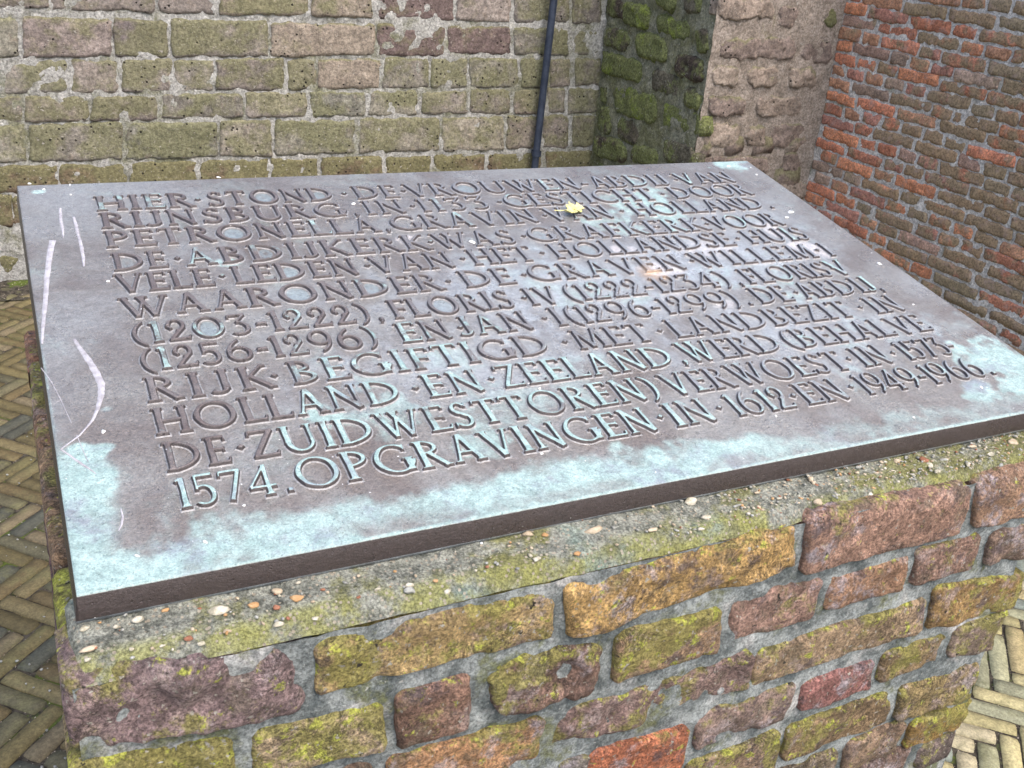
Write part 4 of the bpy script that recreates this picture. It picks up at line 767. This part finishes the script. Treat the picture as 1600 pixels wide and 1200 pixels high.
D('5', .60, [G_stroke((.12, .955), (.54, .955), .10), G_stroke((.12, .99), (.12, .50), .075), G_ring(.25, .32, .30, .33, .125, .075, OR(hp(1, 0, .18), hp(0, -1, -.10))), G_stroke((.11, .56), (.22, .62), .07)])
D('6', .72, [G_ring(.35, .32, .33, .34, .12, .07), G_ring(.62, .34, .60, .72, .12, .07, AND(hp(-1, 0, -.42), hp(0, 1, .34)))], [(.35, .32, .17, .20)])
D('9', .72, [G_ring(.36, .68, .33, .34, .12, .07), G_ring(.09, .66, .60, .72, .12, .07, AND(hp(1, 0, .30), hp(0, -1, -.66)))], [(.36, .68, .17, .20)])
D('7', .58, [G_stroke((.04, .955), (.56, .955), .085), G_stroke((.05, .99), (.035, .82), .055), G_stroke((.52, .97), (.20, .0), .115)])
D('(', .40, [G_ring(.50, .45, .46, .62, .115, .05, hp(-1, 0, -.36))])
D(')', .40, [G_ring(-.10, .45, .46, .62, .115, .05, hp(1, 0, .04))])
D('-', .34, [G_stroke((.04, .43), (.32, .43), .115)])
D('·', .14, [G_stroke((.07 - .06, .5), (.07 + .06, .5), .12)])
D('.', .16, [G_stroke((.02, .06), (.14, .06), .12)])
D(',', .16, [G_stroke((.03, .07), (.15, .07), .12), G_stroke((.12, .06), (.05, -.12), .065)])
def rot45(f, cx, cy):
    c = math.sqrt(.5); return lambda X, Y: f(cx + (X - cx) * c + (Y - cy) * c, cy - (X - cx) * c + (Y - cy) * c)
GL['·'] = (.14, [rot45(GL['·'][1][0], .07, .5)], ())
CELL = .00056; RELIEF = .0034
gm = {}
def glyph(ch):
    if ch in gm: return gm[ch]
    w, fs, pool = GL[ch]
    x = np.arange(-.12 * CAP, (w + .12) * CAP, CELL); y_ = np.arange(-.22 * CAP, 1.14 * CAP, CELL)
    X, Y = np.meshgrid(x, y_, indexing='ij')
    wx = fbm(np.stack([X, Y, X * 0], -1), 90, 2, ord(ch)) * .012          # hand-cut unevenness
    f = OR(*fs)(X / CAP + wx, Y / CAP + wx * .7) * CAP
    h = RELIEF * smooth(f, -.0009, .0006) + .0003 * smooth(f, .001, .003)
    h = h + .00035 - .0008 * smooth(-f, .0017, .0026)
    keep = f > -.0030
    idx = -np.ones(X.shape, int); q = gridq(*X.shape); kq = keep.ravel()[q].all(1); q = q[kq]
    used = np.unique(q); remap = -np.ones(X.size, int); remap[used] = np.arange(len(used))
    V = np.stack([X, Y, h], -1).reshape(-1, 3)[used]
    gm[ch] = mesh('glyph', V, remap[q], M_LETTER); return gm[ch]
rnd = random.Random(12)
pools = []; nl = {'letter': 0}
def patina_at(li, u):
    if li == 11: return .85 if u < .62 else .45
    if li == 10: return .12 if u < .19 else (.75 if u < .66 else .35)
    if li == 9: return .15 if u < .20 else (.72 if u < .72 else .3)
    if li == 8: return .08 if u < .22 else (.62 if u < .44 else .30)
    if li in (9, 10, 11) and u >= .66: return .5
    if li == 7 and .33 < u < .5: return .5
    return .02 + (.45 if rnd.random() < .16 else 0) + max(0, (u - .75)) * .5
for li, (v0, words) in enumerate(TEXT):
    for text, u0, u1 in words:
        if u1 is None:
            w = GL[text][0] * CAP; xs_ = [(text, u0 - (0 if text in '.,' else w / 2), 1.)]
        else:
            gap = .075; nat = sum(GL[c][0] for c in text) + gap * (len(text) - 1)
            k = (u1 - u0) / (nat * CAP); xs_ = []; x = u0
            sx = min(1.14, max(.80, k)); extra = 0
            tot = sum(GL[c][0] for c in text) * CAP * sx; g_ = (u1 - u0 - tot) / max(1, len(text) - 1)
            for c in text: xs_.append((c, x + .01 * CAP, sx)); x += GL[c][0] * CAP * sx + g_
        for c, x, sx in xs_:
            nm = 'letter' if c.isalpha() else 'numeral' if c.isdigit() else 'bracket' if c in '()' else 'punctuation_mark'
            o = put(nm, glyph(c), plaque, (x, v0 + rnd.uniform(-.0004, .0004), .0), (0, 0, rnd.uniform(-.008, .008)), (sx * rnd.uniform(.985, 1.015), rnd.uniform(.985, 1.015), 1))
            o.color = (min(1, patina_at(li, x) + rnd.uniform(-.1, .1)), 0, min(1, max(0, (x - .30) / .45)) * .9, 1)  # blue channel: painted sheen, rising to the right
            for (px, py, pa, pb) in GL[c][2]:
                st = {'O': .9, '0': .9, 'D': .85, '6': .7, '9': .4}.get(c, .5) * rnd.uniform(.5, 1.1)
                if c in 'ABPRGC4' and rnd.random() < .5: st *= .3
                if li < 8: pools.append((x + px * CAP * sx, v0 + py * CAP, pa * CAP * sx, pb * CAP, st))
# --- plate: a fine sheet with rounded border and drafted sides
n, k = 520, 330
us = np.concatenate([[-.003, -.0005, 0], np.linspace(.0016, PW_ - .0016, n), [PW_, PW_ + .0005, PW_ + .003]])
vs = np.concatenate([[-.003, -.0008, 0], np.linspace(.0016, PH_ - .0016, k), [PH_, PH_ + .0005, PH_ + .003]])
U, W_ = np.meshgrid(us, vs, indexing='ij')
h = fbm(np.stack([U, W_, U * 0], -1), 9, 2, 3) * .00012 + fbm(np.stack([U, W_, U * 0], -1), 60, 2, 8) * .00005
lev = {0: -TH, 1: -.0016, 2: -.0004}
def edge_level(i, N):
    j = np.minimum(i, N - 1 - i); return np.where(j == 0, -TH, np.where(j == 1, -.0016, np.where(j == 2, -.0004, 0.)))
el_ = np.minimum(edge_level(np.arange(len(us)), len(us))[:, None], edge_level(np.arange(len(vs)), len(vs))[None, :])
h = np.where(el_ < 0, el_, h)
P = np.stack([U, W_, h], -1)
N3 = np.stack([U, W_, U * 0], -1)
r = np.zeros_like(U)
lowf = fbm(N3, 11, 4, 30); midf = fbm(N3, 30, 5, 31); fin = fbm(N3, 90, 4, 33); strk = fbm(np.stack([U * 5, W_, U * 0], -1), 11, 4, 35)
top_edge = .066 + .026 * lowf + .026 * midf + .010 * fin + .016 * strk - .012 * smooth(U, .45, .9)
band = smooth(top_edge - W_, -.012, .036) * (1 - .45 * smooth(.020 + .01 * midf - W_, -.010, .014) * smooth(midf + lowf, -.5, .2))
streng = .95 - .42 * smooth(U, .62, .82) * (1 - smooth(U, 1.10, 1.16)) - .35 * smooth(U, .06, .12) * (1 - smooth(U, .26, .36)) * smooth(lowf, -.25, .3)
r = np.maximum(r, band * streng)
left = smooth(.045 + .02 * lowf - U, -.01, .02) * smooth(.19 + .03 * lowf - W_, -.02, .05); r = np.maximum(r, left * .85)
r = np.maximum(r, .8 * smooth(.004 - W_, -.002, .002)); r = np.maximum(r, .5 * smooth(.003 - U, -.002, .002) * smooth(.5 - W_, -.1, .2))  # light caught by the front edge, painted as a pale line
for bu, bv, br, ba in BLOBS:
    d = np.sqrt((U - bu) ** 2 + ((W_ - bv) * 1.25) ** 2) / br; r = np.maximum(r, min(1, ba * 1.35) * smooth(1.25 + .9 * midf + .5 * fin - d, -.2, .8))
pool = np.zeros_like(U)
for pu, pv, pa, pb, st in pools:
    d = np.sqrt(((U - pu) / pa) ** 2 + ((W_ - pv) / pb) ** 2); pool = np.maximum(pool, st * smooth(1.12 + .15 * midf - d, 0, .4) * (1 - .35 * smooth(.35 - d, -.1, .3)))
r = np.maximum(r, (.30 + .22 * smooth(U, .25, .6) * (1 - smooth(U, .9, 1.1)) * (1 - smooth(W_, .30, .5))) * smooth(lowf + .5 * midf + .4 * fin, .0, .5))
r = np.where(h < -.001, r * .0, r)
g = np.zeros_like(U)
for bu, bv, br, ba in CREAM:
    d = np.sqrt((U - bu) ** 2 + ((W_ - bv) * 1.6) ** 2) / (br * .9); g = np.maximum(g, ba * smooth(1.0 + .9 * midf - d, -.1, .9))
g *= 1.1
sheen = np.zeros_like(U)  # mask for the painted sky sheen, centre and right of the plate
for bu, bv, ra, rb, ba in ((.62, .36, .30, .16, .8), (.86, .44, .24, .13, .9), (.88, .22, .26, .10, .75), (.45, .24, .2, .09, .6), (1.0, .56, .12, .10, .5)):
    d = np.sqrt(((U - bu) / ra) ** 2 + ((W_ - bv) / rb) ** 2); sheen = np.maximum(sheen, ba * smooth(1.15 + .5 * lowf + .5 * midf + .3 * fin - d, -.1, 1.0))
tint = np.stack([r, g, np.where(h < -.001, 0, pool), np.where(h < -.001, 0, sheen)], -1).reshape(-1, 4)
Q = gridq(len(us), len(vs))
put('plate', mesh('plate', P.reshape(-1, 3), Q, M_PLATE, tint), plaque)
V, Q = bx(-.0028, PW_ + .0028, -.0028, PH_ + .0028, -TH - .003, -TH + .002); put('plate_back', mesh('plate_back', V, Q, M_PLATE, (0, 0, 0, 1), flat=True), plaque)
# rubbed pale scratches
for mk_ in MARKS:
    V = []; Q = []; rr = random.Random(len(mk_))
    P_ = []                       # resample
    for (a, b) in zip(mk_[:-1], mk_[1:]):
        for s in np.linspace(0, 1, 7)[:-1]: P_.append([a[i] * (1 - s) + b[i] * s for i in range(3)])
    P_.append(list(mk_[-1])); P_ = np.array(P_)
    for i in range(len(P_)):
        d = P_[min(i + 1, len(P_) - 1)][:2] - P_[max(i - 1, 0)][:2]; d /= np.linalg.norm(d) + 1e-9; nx_, ny_ = -d[1], d[0]
        wl, wr = P_[i][2] * (1 + rr.uniform(-.12, .12)), P_[i][2] * (1 + rr.uniform(-.12, .12))
        for s, z_ in ((wl, -.0003), (wl * .85, .0005), (-wr * .85, .0005), (-wr, -.0003)): V.append((P_[i][0] + nx_ * s, P_[i][1] + ny_ * s, z_))
    V = np.array(V); Q = gridq(len(P_), 4); c = V.mean(0)
    put('scratch_mark', mesh('scratch_mark', V - c, Q, M_SCRATCH), plaque, tuple(c))
rnd = random.Random(31)
for u_, v_, a, b in FLECKS:
    V, F_ = blob(1, rnd, 2, 1); s = max(a, .0015), max(b, .0012)
    put('white_fleck', mesh('white_fleck', V * np.array((s[0] * .7, s[1] * .7, .0005)), F_, M_WHITE), plaque, (u_, v_, .0003))
# ------------------------------------------------------------------ the yellow leaf
leaf = thing('fallen_leaf', 'small crumpled yellow leaf lying on the third line of the inscription', 'leaf')
c30 = math.cos(math.radians(TILT)); s30 = math.sin(math.radians(TILT))
lu, lv = .753, .590
leaf.location = (lu, lv * c30 - .004 * s30, 1.0 + lv * s30 + .0042); leaf.rotation_euler = (math.radians(TILT), 0, .15)
n = 17; s = np.linspace(-1, 1, n); A_, B_ = np.meshgrid(s, s, indexing='ij')
prof = np.sqrt(np.clip(1 - A_ ** 2, 0, 1)) * (1 - .25 * A_) * (1 + .28 * np.sin(A_ * 16))
X = A_ * .016 + .004 * B_; Y = B_ * prof * .014
Z = .0035 * np.abs(B_) * prof + .002 * np.sin(A_ * 7 + B_ * 4) + .0022
top = np.stack([X, Y, Z], -1).reshape(-1, 3); bot = top - np.array((0, 0, .0004))
Q = gridq(n, n); V = np.concatenate([top, bot]); Q2 = np.concatenate([Q, (Q + n * n)[:, ::-1]])
put('blade', mesh('blade', V, Q2, M_LEAF), leaf)
V, Q = tube([(-.036, .003, .003), (-.028, .001, .0025), (-.018, 0, .003), (0, 0, .0035), (.018, 0, .003)], .0008, 6); put('stalk', mesh('stalk', V, Q, M_LEAF), leaf)
